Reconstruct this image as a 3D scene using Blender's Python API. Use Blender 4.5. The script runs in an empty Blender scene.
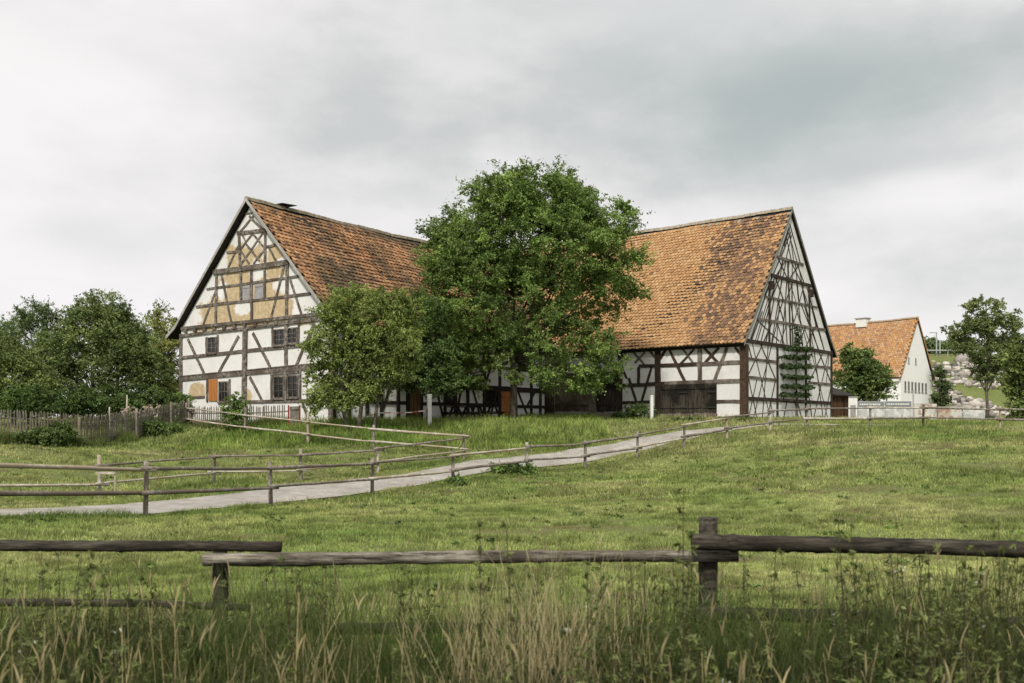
import bpy, math, random
import numpy as np
from mathutils import Vector, Matrix
R = math.radians
random.seed(7)
rng = np.random.default_rng(11)
S = bpy.context.scene
C = S.collection
F, HZ, E = 995.6, 427.0, 1.65            # focal length in px, horizon row, eye height

# ------------------------------------------------------------------ camera, world, sun
cd = bpy.data.cameras.new('camera'); cam = bpy.data.objects.new('camera', cd); C.objects.link(cam)
cam.location = (0, 0, E); cam.rotation_euler = (R(90), 0, 0)
cd.lens = 35; cd.sensor_width = 36; cd.shift_y = (HZ - 341.5) / 1024
cd.clip_start = 0.1; cd.clip_end = 3000
cd.dof.use_dof = True; cd.dof.focus_distance = 46; cd.dof.aperture_fstop = 4.0
S.camera = cam
SUN_AZ = math.atan2(-0.24, -0.97)        # where the light comes from: left and behind the camera
SUN_EL = R(46)
sd = bpy.data.lights.new('sun', 'SUN'); sun = bpy.data.objects.new('sun', sd); C.objects.link(sun)
sd.energy = 3.7; sd.angle = R(5); sd.color = (1.0, 0.94, 0.85)
sdir = Vector((math.sin(SUN_AZ) * math.cos(SUN_EL), math.cos(SUN_AZ) * math.cos(SUN_EL), math.sin(SUN_EL)))
sun.rotation_euler = sdir.to_track_quat('Z', 'Y').to_euler()
S.view_settings.view_transform = 'Standard'; S.view_settings.look = 'None'
S.view_settings.gamma = 1; S.view_settings.exposure = 0.08

W = bpy.data.worlds.new('World'); S.world = W; W.use_nodes = True
nt = W.node_tree; nt.nodes.clear()
def N(t, ty, **k):
    n = t.nodes.new(ty)
    for a, b in k.items():
        if a in n.inputs.keys(): n.inputs[a].default_value = b
        else: setattr(n, a, b)
    return n
sky = N(nt, 'ShaderNodeTexSky', sky_type='NISHITA', sun_disc=False, sun_elevation=SUN_EL, sun_rotation=SUN_AZ)
tc = N(nt, 'ShaderNodeTexCoord')
mp = N(nt, 'ShaderNodeMapping'); mp.inputs['Scale'].default_value = (1.4, 1.4, 3.0); mp.inputs['Location'].default_value = (0.5, 0.2, 0.4)
nz = N(nt, 'ShaderNodeTexNoise', Scale=2.3, Detail=7.0, Roughness=0.52, Distortion=0.1)
nt.links.new(tc.outputs['Generated'], mp.inputs['Vector']); nt.links.new(mp.outputs[0], nz.inputs['Vector'])
rp = N(nt, 'ShaderNodeValToRGB')
cr = rp.color_ramp; cr.elements[0].position = 0.34; cr.elements[0].color = (0.53, 0.545, 0.54, 1)
cr.elements[1].position = 0.60; cr.elements[1].color = (0.82, 0.795, 0.795, 1)
e = cr.elements.new(0.47); e.color = (0.72, 0.705, 0.70, 1)
nt.links.new(nz.outputs['Fac'], rp.inputs['Fac'])
# the two dark cloud banks high up: broad soft masses around a direction, broken up by noise
def vm(op, a, b=None):
    n = N(nt, 'ShaderNodeVectorMath', operation=op)
    nt.links.new(a, n.inputs[0])
    if b is not None:
        if isinstance(b, tuple): n.inputs[1].default_value = b
        else: nt.links.new(b, n.inputs[1])
    return n
def ma(op, a, b):
    n = N(nt, 'ShaderNodeMath', operation=op)
    for i, v in enumerate((a, b)):
        if isinstance(v, (int, float)): n.inputs[i].default_value = v
        else: nt.links.new(v, n.inputs[i])
    return n.outputs[0]
nz2 = N(nt, 'ShaderNodeTexNoise', Scale=3.4, Detail=6.0, Roughness=0.55)
nt.links.new(mp.outputs[0], nz2.inputs['Vector'])
def pdir(px, py):
    v = Vector(((px - 512) / F, 1, (HZ - py) / F)); v.normalize(); return tuple(v)
cur = rp.outputs['Color']
for (px, py, sx, sz, amt, tint) in ((815, 90, 0.25, 0.080, .95, (0.38, 0.43, 0.42, 1)), (680, 5, 0.26, 0.07, 0.6, (0.52, 0.555, 0.545, 1)), (90, 235, 0.08, 0.03, 0.35, (0.6, 0.6, 0.6, 1)), (905, 158, 0.12, 0.022, 0.7, (0.52, 0.54, 0.54, 1)), (960, 200, 0.16, 0.03, 0.8, (0.84, 0.82, 0.82, 1)), (40, 60, 0.14, 0.06, 0.7, (0.84, 0.82, 0.81, 1)),
                                    (300, 60, 0.22, 0.05, 0.25, (0.56, 0.565, 0.56, 1))):
    d = pdir(px, py)
    s = vm('SUBTRACT', tc.outputs['Generated'], d)
    q = vm('MULTIPLY', s.outputs[0], (1 / sx, 0.5 / sx, 1 / sz))
    l = N(nt, 'ShaderNodeVectorMath', operation='LENGTH'); nt.links.new(q.outputs[0], l.inputs[0])
    wob = ma('MULTIPLY', nz2.outputs['Fac'], 1.5)
    r_ = ma('ADD', l.outputs['Value'], wob)
    mr = N(nt, 'ShaderNodeMapRange', interpolation_type='SMOOTHERSTEP'); nt.links.new(r_, mr.inputs['Value'])
    mr.inputs['From Min'].default_value = 0.7; mr.inputs['From Max'].default_value = 2.1
    mr.inputs['To Min'].default_value = amt; mr.inputs['To Max'].default_value = 0
    mx = N(nt, 'ShaderNodeMix', data_type='RGBA'); nt.links.new(mr.outputs[0], mx.inputs[0]); nt.links.new(cur, mx.inputs[6]); mx.inputs[7].default_value = tint
    cur = mx.outputs[2]
# whiter towards the horizon
sp = N(nt, 'ShaderNodeSeparateXYZ'); nt.links.new(tc.outputs['Generated'], sp.inputs[0])
mr = N(nt, 'ShaderNodeMapRange'); nt.links.new(sp.outputs['Z'], mr.inputs['Value'])
mr.inputs['From Min'].default_value = 0.0; mr.inputs['From Max'].default_value = 0.2; mr.inputs['To Min'].default_value = 0.5; mr.inputs['To Max'].default_value = 0
mx = N(nt, 'ShaderNodeMix', data_type='RGBA'); nt.links.new(mr.outputs[0], mx.inputs[0]); nt.links.new(cur, mx.inputs[6]); mx.inputs[7].default_value = (0.79, 0.775, 0.77, 1)
bg1 = N(nt, 'ShaderNodeBackground', Strength=0.07); nt.links.new(sky.outputs[0], bg1.inputs['Color'])
bg2 = N(nt, 'ShaderNodeBackground', Strength=1.13); nt.links.new(mx.outputs[2], bg2.inputs['Color'])
ms = N(nt, 'ShaderNodeMixShader'); ms.inputs[0].default_value = 0.94
nt.links.new(bg1.outputs[0], ms.inputs[1]); nt.links.new(bg2.outputs[0], ms.inputs[2])
wo = N(nt, 'ShaderNodeOutputWorld'); nt.links.new(ms.outputs[0], wo.inputs['Surface'])

# ------------------------------------------------------------------ materials
def newmat(name):
    m = bpy.data.materials.new(name); m.use_nodes = True
    t = m.node_tree; b = t.nodes['Principled BSDF']; b.inputs['Specular IOR Level'].default_value = 0.2
    return m, t, b
def mixc(t, fac, a, b, blend='MIX'):
    n = t.nodes.new('ShaderNodeMix'); n.data_type = 'RGBA'; n.blend_type = blend
    for i, v in ((0, fac), (6, a), (7, b)):
        if isinstance(v, (int, float)): n.inputs[i].default_value = v
        elif isinstance(v, tuple): n.inputs[i].default_value = (*v, 1) if len(v) == 3 else v
        else: t.links.new(v, n.inputs[i])
    return n.outputs[2]
def noise(t, scale, detail=4, rough=0.6, coord='Object', stretch=(1, 1, 1), lo=0.35, hi=0.65):
    c = t.nodes.new('ShaderNodeTexCoord'); m = t.nodes.new('ShaderNodeMapping'); m.inputs['Scale'].default_value = stretch
    t.links.new(c.outputs[coord], m.inputs['Vector'])
    n = t.nodes.new('ShaderNodeTexNoise'); n.inputs['Scale'].default_value = scale; n.inputs['Detail'].default_value = detail; n.inputs['Roughness'].default_value = rough
    t.links.new(m.outputs[0], n.inputs['Vector'])
    r = t.nodes.new('ShaderNodeMapRange'); r.inputs['From Min'].default_value = lo; r.inputs['From Max'].default_value = hi
    t.links.new(n.outputs['Fac'], r.inputs['Value'])
    return r.outputs[0], n.outputs['Fac']
def bump(t, b, h, st, dist):
    n = t.nodes.new('ShaderNodeBump'); n.inputs['Strength'].default_value = st; n.inputs['Distance'].default_value = dist
    t.links.new(h, n.inputs['Height']); t.links.new(n.outputs[0], b.inputs['Normal'])
def wood(name, c1, c2, c3=None, scale=3.0, stretch=(1, 1, 1), rough=0.85):
    m, t, b = newmat(name)
    f1, _ = noise(t, scale, 5, 0.7, stretch=stretch)
    col = mixc(t, f1, c1, c2)
    if c3:
        f2, _ = noise(t, 0.9, 3, 0.6, lo=0.45, hi=0.6); col = mixc(t, f2, col, c3)
    f3, h = noise(t, 28, 4, 0.7, stretch=stretch)
    col = mixc(t, 0.35, col, mixc(t, f3, (0.25, 0.25, 0.25), (1, 1, 1)), 'MULTIPLY')
    t.links.new(col, b.inputs['Base Color']); b.inputs['Roughness'].default_value = rough
    bump(t, b, h, 0.6, 0.012)
    return m
def attrmat(name, transl=0.0, rough=0.7, nscale=None, attr='col'):
    m, t, b = newmat(name)
    a = t.nodes.new('ShaderNodeAttribute'); a.attribute_name = attr
    col = a.outputs['Color']
    if nscale:
        f, h = noise(t, nscale, 4, 0.65); col = mixc(t, 0.5, col, mixc(t, f, (0.35, 0.33, 0.3), (1.2, 1.2, 1.2)), 'MULTIPLY')
        bump(t, b, h, 0.5, 0.01)
    t.links.new(col, b.inputs['Base Color']); b.inputs['Roughness'].default_value = rough
    if transl:
        tr = t.nodes.new('ShaderNodeBsdfTranslucent'); t.links.new(mixc(t, 0.8, col, (1.15, 1.35, .35), 'MULTIPLY'), tr.inputs['Color'])
        mxs = t.nodes.new('ShaderNodeMixShader'); mxs.inputs[0].default_value = transl
        t.links.new(b.outputs[0], mxs.inputs[1]); t.links.new(tr.outputs[0], mxs.inputs[2])
        t.links.new(mxs.outputs[0], t.nodes['Material Output'].inputs['Surface'])
    return m
def plain(name, c, rough=0.7, var=0.25, scale=6, spec=0.2):
    m, t, b = newmat(name)
    f, h = noise(t, scale, 5, 0.65)
    t.links.new(mixc(t, f, tuple(x * (1 - var) for x in c), c), b.inputs['Base Color']); b.inputs['Roughness'].default_value = rough
    b.inputs['Specular IOR Level'].default_value = spec
    bump(t, b, h, 0.3, 0.01)
    return m
M = {}
M['house_wood'] = wood('weathered_oak', (0.03, 0.025, 0.02), (0.31, 0.275, 0.235), (0.10, 0.08, 0.064), 7)
M['dark_wood'] = wood('dark_shade_toned_oak', (0.012, 0.010, 0.009), (0.045, 0.034, 0.027), None, 4)  # farmhouse long side's shade put into the oak colour; tables share it
M['barn_wood'] = wood('brown_black_oak', (0.016, 0.012, 0.010), (0.085, 0.063, 0.048), (0.035, 0.022, 0.016), 4)
M['barn_grey'] = wood('greyed_oak', (0.10, 0.085, 0.07), (0.27, 0.24, 0.20), (0.08, 0.06, 0.045), 5)
M['corner_wood'] = wood('reddish_brown_oak', (0.03, 0.019, 0.013), (0.125, 0.078, 0.052), (0.055, 0.036, 0.026), 6)
M['door_dark'] = wood('tarred_door_boards', (0.010, 0.009, 0.008), (0.095, 0.08, 0.06), (0.014, 0.012, 0.010), 3, (4, 4, 0.3))
M['door_grey'] = wood('silvered_door_boards', (0.05, 0.04, 0.03), (0.36, 0.29, 0.21), (0.09, 0.07, 0.05), 3, (4, 4, 0.3))
M['door_brown'] = wood('brown_door_boards', (0.07, 0.042, 0.02), (0.19, 0.12, 0.06), None, 4, (3, 3, 0.25))
M['orange'] = wood('orange_painted_boards', (0.34, 0.13, 0.04), (0.48, 0.20, 0.06), None, 3, (3, 3, 0.4))
M['shed_wood'] = wood('brown_shed_boards', (0.04, 0.02, 0.010), (0.11, 0.055, 0.026), None, 3, (3, 3, 0.3))
M['fence_grey'] = wood('silver_grey_fence_wood', (0.11, 0.095, 0.078), (0.36, 0.325, 0.275), (0.16, 0.13, 0.10), 7)
M['fence_light'] = wood('bleached_fence_wood', (0.30, 0.27, 0.22), (0.62, 0.57, 0.48), (0.34, 0.28, 0.20), 6)
M['fence_dark'] = wood('dark_wet_fence_wood', (0.030, 0.024, 0.018), (0.16, 0.135, 0.105), (0.06, 0.05, 0.036), 9)
M['picket'] = wood('grey_picket_wood', (0.09, 0.078, 0.064), (0.31, 0.28, 0.235), (0.15, 0.13, 0.10), 6)
M['render_white'] = plain('white_render', (0.78, 0.78, 0.765), 0.8, 0.06, 1)
M['white_paint'] = plain('white_paint', (0.74, 0.73, 0.70), 0.6, 0.15, 4)
M['grey_board'] = plain('grey_board', (0.32, 0.31, 0.31), 0.7, 0.25, 5)
M['glass'] = plain('dark_window_glass', (0.012, 0.013, 0.014), 0.12, 0.1, 3, 0.5)
M['dark_roof'] = plain('dark_boards', (0.03, 0.026, 0.022), 0.8, 0.4, 5)
M['iron'] = plain('dark_iron', (0.03, 0.03, 0.03), 0.5, 0.3, 8, 0.5)
M['galv'] = plain('galvanised_steel', (0.36, 0.37, 0.38), 0.45, 0.2, 8, 0.5)
M['plinth'] = plain('pale_stone_plinth', (0.30, 0.25, 0.20), 0.9, 0.5, 4)
M['verge_board'] = wood('bleached_verge_board', (0.28, 0.27, 0.25), (0.50, 0.49, 0.46), (0.36, 0.34, 0.31), 5)
M['verge_grey'] = wood('grey_green_verge_board', (0.12, 0.12, 0.10), (0.30, 0.29, 0.25), (0.17, 0.17, 0.14), 5)
M['orange_trim'] = plain('orange_brown_trim', (0.42, 0.20, 0.07), 0.7, 0.3, 6)
M['tiles'] = attrmat('clay_roof_tiles', 0, 0.85, 14)
M['leaf'] = attrmat('leaves', 0.28, 0.55)
M['grass'] = attrmat('grass_blades', 0.25, 0.7)
M['bark'] = wood('grey_brown_bark', (0.04, 0.033, 0.026), (0.15, 0.13, 0.10), None, 6, (1, 1, 0.35))
M['rock'] = attrmat('pale_limestone', 0, 0.9, 5)
M['soilthing'] = attrmat('painted', 0, 0.7, None)
def plaster_mat():
    m, t, b = newmat('old_lime_plaster')
    f, h = noise(t, 1.6, 5, 0.65); f2, _ = noise(t, 0.5, 3, 0.5)
    c = mixc(t, f, (0.56, 0.55, 0.525), (0.71, 0.705, 0.69)); c = mixc(t, f2, c, (0.67, 0.67, 0.66))
    f5, _ = noise(t, 7, 5, 0.8, lo=0.54, hi=0.76); c = mixc(t, f5, c, (0.45, 0.42, 0.37))
    a = t.nodes.new('ShaderNodeAttribute'); a.attribute_name = 'clay'
    f3, n3 = noise(t, 2.6, 5, 0.7, lo=0.2, hi=0.8)
    ad = t.nodes.new('ShaderNodeMath'); ad.operation = 'ADD'; t.links.new(a.outputs['Fac'], ad.inputs[0])
    mm = t.nodes.new('ShaderNodeMath'); mm.operation = 'MULTIPLY_ADD'; t.links.new(f3, mm.inputs[0]); mm.inputs[1].default_value = 0.7; mm.inputs[2].default_value = -0.35
    t.links.new(mm.outputs[0], ad.inputs[1])
    r = t.nodes.new('ShaderNodeMapRange'); r.inputs['From Min'].default_value = 0.38; r.inputs['From Max'].default_value = 0.58; t.links.new(ad.outputs[0], r.inputs['Value'])
    f4, _ = noise(t, 5, 5, 0.7)
    clay = mixc(t, f4, (0.36, 0.27, 0.15), (0.54, 0.44, 0.29))
    t.links.new(mixc(t, r.outputs[0], c, clay), b.inputs['Base Color']); b.inputs['Roughness'].default_value = 0.9
    bump(t, b, h, 0.5, 0.02)
    return m
M['plaster'] = plaster_mat()

# ------------------------------------------------------------------ geometry helpers
class MB:
    def __init__(s): s.v = []; s.f = []; s.c = []
    def quadbox(s, p):                                  # eight corners: bottom loop, top loop
        n = len(s.v); s.v += [tuple(q) for q in p]
        for f in ((0, 3, 2, 1), (4, 5, 6, 7), (0, 1, 5, 4), (1, 2, 6, 5), (2, 3, 7, 6), (3, 0, 4, 7)): s.f.append(tuple(n + i for i in f))
        return s
    def box(s, x0, x1, y0, y1, z0, z1):
        return s.quadbox([(x0, y0, z0), (x1, y0, z0), (x1, y1, z0), (x0, y1, z0), (x0, y0, z1), (x1, y0, z1), (x1, y1, z1), (x0, y1, z1)])
    def pbox(s, P, u0, u1, z0, z1, d0, d1):
        return s.quadbox([P(u0, z0, d0), P(u1, z0, d0), P(u1, z0, d1), P(u0, z0, d1), P(u0, z1, d0), P(u1, z1, d0), P(u1, z1, d1), P(u0, z1, d1)])
    def timber(s, P, a, b, w, d, d0=-0.02, seg=4, jit=0.012):
        a = Vector(a); b = Vector(b); t = b - a; L = t.length
        if L < 1e-3: return s
        n = Vector((-t.y, t.x)) / L; k0 = len(s.v); d += random.uniform(0, 0.006)
        for i in range(seg + 1):
            c = a + t * (i / seg) + n * random.uniform(-jit, jit) * (0.3 if i in (0, seg) else 1.2)
            w1 = w / 2 + random.uniform(-jit, jit) * 0.7; w2 = w / 2 + random.uniform(-jit, jit) * 0.7
            dd = d + random.uniform(-0.002, 0.002)
            for q, h in ((c - n * w1, d0), (c - n * w1, dd), (c + n * w2, dd), (c + n * w2, d0)): s.v.append(tuple(P(q.x, q.y, h)))
        for i in range(seg):
            k = k0 + 4 * i
            for j in range(4): s.f.append((k + j, k + (j + 1) % 4, k + 4 + (j + 1) % 4, k + 4 + j))
        s.f.append((k0, k0 + 3, k0 + 2, k0 + 1)); k = k0 + 4 * seg; s.f.append((k, k + 1, k + 2, k + 3))
        return s
    def tube(s, pts, rad, n=8, rough=0.0, cap=True):
        k0 = len(s.v); pts = [Vector(p) for p in pts]
        for i, p in enumerate(pts):
            t = (pts[min(i + 1, len(pts) - 1)] - pts[max(i - 1, 0)]).normalized()
            up = Vector((0, 0, 1)) if abs(t.z) < 0.9 else Vector((1, 0, 0))
            a = t.cross(up).normalized(); b = t.cross(a)
            r = rad[i] if hasattr(rad, '__len__') else rad
            for j in range(n):
                an = 2 * math.pi * j / n; rr = r * (1 + random.uniform(-rough, rough))
                s.v.append(tuple(p + a * math.cos(an) * rr + b * math.sin(an) * rr))
        for i in range(len(pts) - 1):
            for j in range(n):
                s.f.append((k0 + i * n + j, k0 + i * n + (j + 1) % n, k0 + (i + 1) * n + (j + 1) % n, k0 + (i + 1) * n + j))
        if cap:
            s.f.append(tuple(k0 + j for j in range(n))[::-1]); k = k0 + (len(pts) - 1) * n; s.f.append(tuple(k + j for j in range(n)))
        return s
    def build(s, name, mat, parent=None, smooth=False):
        me = bpy.data.meshes.new(name); me.from_pydata(s.v, [], s.f); me.materials.append(mat)
        if smooth: me.polygons.foreach_set('use_smooth', [True] * len(me.polygons))
        me.update()
        o = bpy.data.objects.new(name, me); C.objects.link(o); o.parent = parent
        return o
def npmesh(name, V, k, mat, parent=None, col=None, smooth=False):
    """V: (n, k, 3) separate k-gons, or a tuple (verts, faces) with constant face size k."""
    if isinstance(V, tuple): vv, ff = V
    else: vv = V.reshape(-1, 3); ff = np.arange(len(vv)).reshape(-1, k)
    me = bpy.data.meshes.new(name)
    me.vertices.add(len(vv)); me.vertices.foreach_set('co', np.ascontiguousarray(vv, dtype=np.float32).ravel())
    me.loops.add(ff.size); me.loops.foreach_set('vertex_index', ff.astype(np.int32).ravel())
    me.polygons.add(len(ff)); me.polygons.foreach_set('loop_start', np.arange(0, ff.size, k, dtype=np.int32)); me.polygons.foreach_set('loop_total', np.full(len(ff), k, dtype=np.int32))
    me.materials.append(mat); me.update(calc_edges=True)
    if smooth: me.polygons.foreach_set('use_smooth', [True] * len(ff))
    if col is not None:
        a = me.attributes.new('col', 'FLOAT_COLOR', 'POINT'); c = np.ones((len(vv), 4), dtype=np.float32)
        c[:, :3] = col; a.data.foreach_set('color', c.ravel())
    o = bpy.data.objects.new(name, me); C.objects.link(o); o.parent = parent
    return o
def tag(o, label=None, cat=None, group=None, kind=None):
    for k, v in (('label', label), ('category', cat), ('group', group), ('kind', kind)):
        if v: o[k] = v
    return o
def thing(name, label, cat, loc=(0, 0, 0), rz=0, group=None):
    o = bpy.data.objects.new(name, None); C.objects.link(o); o.empty_display_size = 0.3
    o.location = loc; o.rotation_euler = (0, 0, rz)
    return tag(o, label, cat, group)
def at(px, py, D): return Vector(((px - 512) / F * D, D, E + (HZ - py) / F * D))

# value noise on the plane
_vt = np.random.default_rng(3).random((256, 256))
def vnoise(x, y, sc=1.0):
    x = np.asarray(x, float) * sc + 1000; y = np.asarray(y, float) * sc + 1000
    xi = np.floor(x).astype(int); yi = np.floor(y).astype(int); fx = x - xi; fy = y - yi
    fx = fx * fx * (3 - 2 * fx); fy = fy * fy * (3 - 2 * fy)
    g = lambda a, b: _vt[a % 256, b % 256]
    return (g(xi, yi) * (1 - fx) + g(xi + 1, yi) * fx) * (1 - fy) + (g(xi, yi + 1) * (1 - fx) + g(xi + 1, yi + 1) * fx) * fy
def fnoise(x, y, sc=1.0): return 0.55 * vnoise(x, y, sc) + 0.3 * vnoise(x + 31, y - 17, sc * 2.1) + 0.15 * vnoise(x - 9, y + 53, sc * 4.7)

# ------------------------------------------------------------------ terrain
FA = [(-90, 524, 15.6), (145, 518, 20.4), (271, 507, 25.0), (372, 496.5, 29.4), (453, 486, 32.7), (527, 474, 36.0), (585, 470, 38.6), (637, 460, 40.5), (684, 449, 42.0), (727, 440, 43.5),
      (770, 433, 45.0), (807, 430, 46.5), (870, 429, 47.0), (923, 428.5, 47.5), (1000, 430, 48.0), (1075, 430, 48.5)]
FB = [(-70, 502, 23.5), (100, 498, 26.5), (214, 484, 31.0), (301, 481, 32.5), (378, 473, 35.0), (464, 459, 38.0)]
FC = [(187, 428, 47.0), (245, 437, 43.0), (308, 444.5, 40.0), (374, 452, 39.0), (464, 459, 38.0)]
ctrl = [(p.x, p.y, p.z - E) for p in (at(*q) for q in FA + FB + FC + [(82, 447.5, 38.5), (0, 443, 36), (130, 438, 43), (187, 426, 47)])]
ctrl += [(0, 0, -1.62), (-5, 2, -1.62), (5, 2, -1.62), (-3, 6, -1.66), (0, 6, -1.65), (3, 6, -1.64), (0, 12, -1.8), (6, 12, -1.76), (-7, 12, -1.8), (7, 20, -1.82), (0, 20, -1.9), (13, 20, -1.7), (12, 30, -1.35), (5, 31, -1.75), (20, 30, -1.2),
         (2, 27, -1.92), (14, 38, -0.7), (24, 40, -0.5), (32, 20, -1.5), (-20, 20, -1.8), (-17, 12, -1.75), (-24, 30, -1.5), (-28, 40, -0.7), (-30, 52, 0.1), (-22, 50, 0.15), (-17.5, 51, 0.25), (-8.2, 45, 0.22), (-4, 51, 0.3), (1.7, 59, 0.42),
         (12.2, 52, 0.42), (20, 61.5, 0.42), (6, 56, 0.42), (0, 50, 0.28), (-4, 44, -0.25), (-6.5, 42.5, 0.05), (-4, 40.5, -0.8), (2, 45, -0.25), (7, 48.5, 0.1), (15, 51, 0.22), (25, 54, 0.15), (0, 80, 0.45), (35, 80, 0.3), (-40, 75, 0.3), (55, 50, 0.1), (45, 95, 0.3), (45, 110, 0.4), (-50, 100, 0.4),
         (70, 110, 0.4), (0, 110, 0.4), (-60, 30, -1.2), (60, 20, -1.4), (60, 0, -1.6), (-60, 0, -1.7), (0, -20, -1.6), (-60, 60, 0.1)]
ctrl = np.array(ctrl)
def _U(r2): return np.where(r2 > 1e-9, r2 * np.log(r2 + 1e-12), 0)
n_ = NC = len(ctrl)
A_ = np.zeros((n_ + 3, n_ + 3)); dx = ctrl[:, None, 0] - ctrl[None, :, 0]; dy = ctrl[:, None, 1] - ctrl[None, :, 1]
A_[:n_, :n_] = _U(dx * dx + dy * dy) + np.eye(n_) * 4.0; A_[:n_, n_] = 1; A_[:n_, n_ + 1:] = ctrl[:, :2]; A_[n_, :n_] = 1; A_[n_ + 1:, :n_] = ctrl[:, :2].T
tpsw = np.linalg.solve(A_, np.concatenate([ctrl[:, 2], np.zeros(3)]))
def tza(x, y):
    x = np.asarray(x, float); y = np.asarray(y, float); sh = x.shape; x = x.ravel(); y = y.ravel()
    xc = np.clip(x, -60, 62); yc = np.clip(y, -18, 108); out = np.zeros(len(x))
    for i in range(0, len(x), 20000):
        a, b = xc[i:i + 20000], yc[i:i + 20000]
        out[i:i + 20000] = _U((a[:, None] - ctrl[None, :, 0])**2 + (b[:, None] - ctrl[None, :, 1])**2) @ tpsw[:NC] + tpsw[NC] + tpsw[NC + 1] * a + tpsw[NC + 2] * b
    # railway-like embankment on the right, low wooded rise far behind
    s = lambda t: np.clip(t, 0, 1)**2 * (3 - 2 * np.clip(t, 0, 1))
    out += 9.6 * s((y - 112) / 24) * s((x - 38) / 14)
    out += 2.5 * s((y - 170) / 150)
    return (out + E).reshape(sh)
def tz(x, y): return float(tza(np.array([x]), np.array([y]))[0])
gx = np.unique(np.concatenate([np.linspace(-900, -70, 16), np.arange(-70, -30, 2.0), np.arange(-30, 34, 0.5), np.arange(34, 90, 2.0), np.linspace(90, 900, 16)]))
gy = np.unique(np.concatenate([np.linspace(-120, -6, 8), np.arange(-6, 66, 0.5), np.arange(66, 150, 2.0), np.linspace(150, 1500, 16)]))
GX, GY = np.meshgrid(gx, gy); GZ = tza(GX, GY) + 0.035 * (fnoise(GX, GY, 0.8) - 0.5) * (np.abs(GX) < 70)
vv = np.stack([GX.ravel(), GY.ravel(), GZ.ravel()], 1)
nx_, ny_ = len(gx), len(gy); ii = np.arange(nx_ * ny_).reshape(ny_, nx_)
ff = np.stack([ii[:-1, :-1], ii[:-1, 1:], ii[1:, 1:], ii[1:, :-1]], -1).reshape(-1, 4)
m, t, b = newmat('meadow_ground')
f1, _ = noise(t, 0.35, 6, 0.65); f2, _ = noise(t, 2.2, 6, 0.7, lo=0.42, hi=0.62); f3, h3 = noise(t, 14, 5, 0.75)
c = mixc(t, f1, (0.115, 0.155, 0.045), (0.19, 0.205, 0.08)); c = mixc(t, f2, c, (0.14, 0.175, 0.055)); c = mixc(t, 0.7, c, mixc(t, f3, (0.45, 0.42, 0.38), (1.25, 1.25, 1.2)), 'MULTIPLY')
f4, _ = noise(t, 0.9, 6, 0.7, lo=0.60, hi=0.68); c = mixc(t, f4, c, (0.12, 0.085, 0.055))
t.links.new(c, b.inputs['Base Color']); b.inputs['Roughness'].default_value = 0.95; bump(t, b, h3, 0.8, 0.05)
tag(npmesh('ground', (vv, ff), 4, m, smooth=True), kind='structure')

# gravel path on the far side of the path fence
fa = [at(*q) for q in FA]
def smooth_poly(p, n=8):
    out = []
    for i in range(len(p) - 1):
        a, b_, c_, d_ = p[max(i - 1, 0)], p[i], p[i + 1], p[min(i + 2, len(p) - 1)]
        for k in range(n):
            u = k / n; out.append(0.5 * ((2 * b_) + (c_ - a) * u + (2 * a - 5 * b_ + 4 * c_ - d_) * u * u + (3 * b_ - a - 3 * c_ + d_) * u**3))
    out.append(p[-1]); return out
ax2 = [Vector((p.x, p.y)) for p in fa]
ax2 = smooth_poly([Vector((ax2[0].x - 3, ax2[0].y - 9))] + ax2 + [Vector((60, 50))], 10)
pv = []; pedge = []
for i, p in enumerate(ax2):
    t_ = (ax2[min(i + 3, len(ax2) - 1)] - ax2[max(i - 3, 0)]).normalized(); nn = Vector((-t_.y, t_.x))
    lf_ = max(0, min(1, (-1.5 - p.x) / 3)); d0 = 0.75 - .45 * lf_ + 0.25 * float(vnoise(i * 0.35, 3)); d1 = 2.55 + .55 * lf_ + 0.25 * float(vnoise(i * 0.3, 9))
    d1 = d1 if p.x < 9 else max(1.9, d1 - (p.x - 9) * 0.25)
    if p.x > 6: d0 += min(1.2, (p.x - 6) * 0.15); d1 += min(0.8, (p.x - 6) * 0.15)
    for k in range(7):
        q = p + nn * (d0 + (d1 - d0) * k / 6); pv.append((q.x, q.y, 0))
    pedge.append((p.x, p.y, nn.x, nn.y, d0, d1))
pv = np.array(pv); pv[:, 2] = tza(pv[:, 0], pv[:, 1]) + 0.045
ii = np.arange(len(pv)).reshape(-1, 7); ff = np.stack([ii[:-1, :-1], ii[:-1, 1:], ii[1:, 1:], ii[1:, :-1]], -1).reshape(-1, 4)
m, t, b = newmat('pale_gravel')
f1, _ = noise(t, 1.1, 5, 0.6); f2, h2 = noise(t, 30, 5, 0.8); c = mixc(t, f1, (0.32, 0.30, 0.27), (0.45, 0.43, 0.39)); f3, _ = noise(t, 3.5, 5, 0.7, lo=.45, hi=.75); c = mixc(t, f3, c, (0.24, 0.22, 0.18)); c = mixc(t, 0.6, c, mixc(t, f2, (0.5, 0.5, 0.5), (1.2, 1.2, 1.2)), 'MULTIPLY')
t.links.new(c, b.inputs['Base Color']); b.inputs['Roughness'].default_value = 0.95; bump(t, b, h2, 0.8, 0.02)
tag(npmesh('path', (pv, ff), 4, m, smooth=True), kind='structure')
pedge = np.array(pedge)
def on_path(x, y, marg=0.0):
    out = np.zeros(len(x), bool)
    for i in range(0, len(x), 50000):
        a = x[i:i + 50000]; b2 = y[i:i + 50000]
        d2 = (a[:, None] - pedge[None, :, 0])**2 + (b2[:, None] - pedge[None, :, 1])**2
        k = d2.argmin(1); pe = pedge[k]; s_ = (a - pe[:, 0]) * pe[:, 2] + (b2 - pe[:, 1]) * pe[:, 3]
        out[i:i + 50000] = (s_ > pe[:, 4] + marg) & (s_ < pe[:, 5] - marg) & (d2[np.arange(len(a)), k] < 16)
    return out

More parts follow.
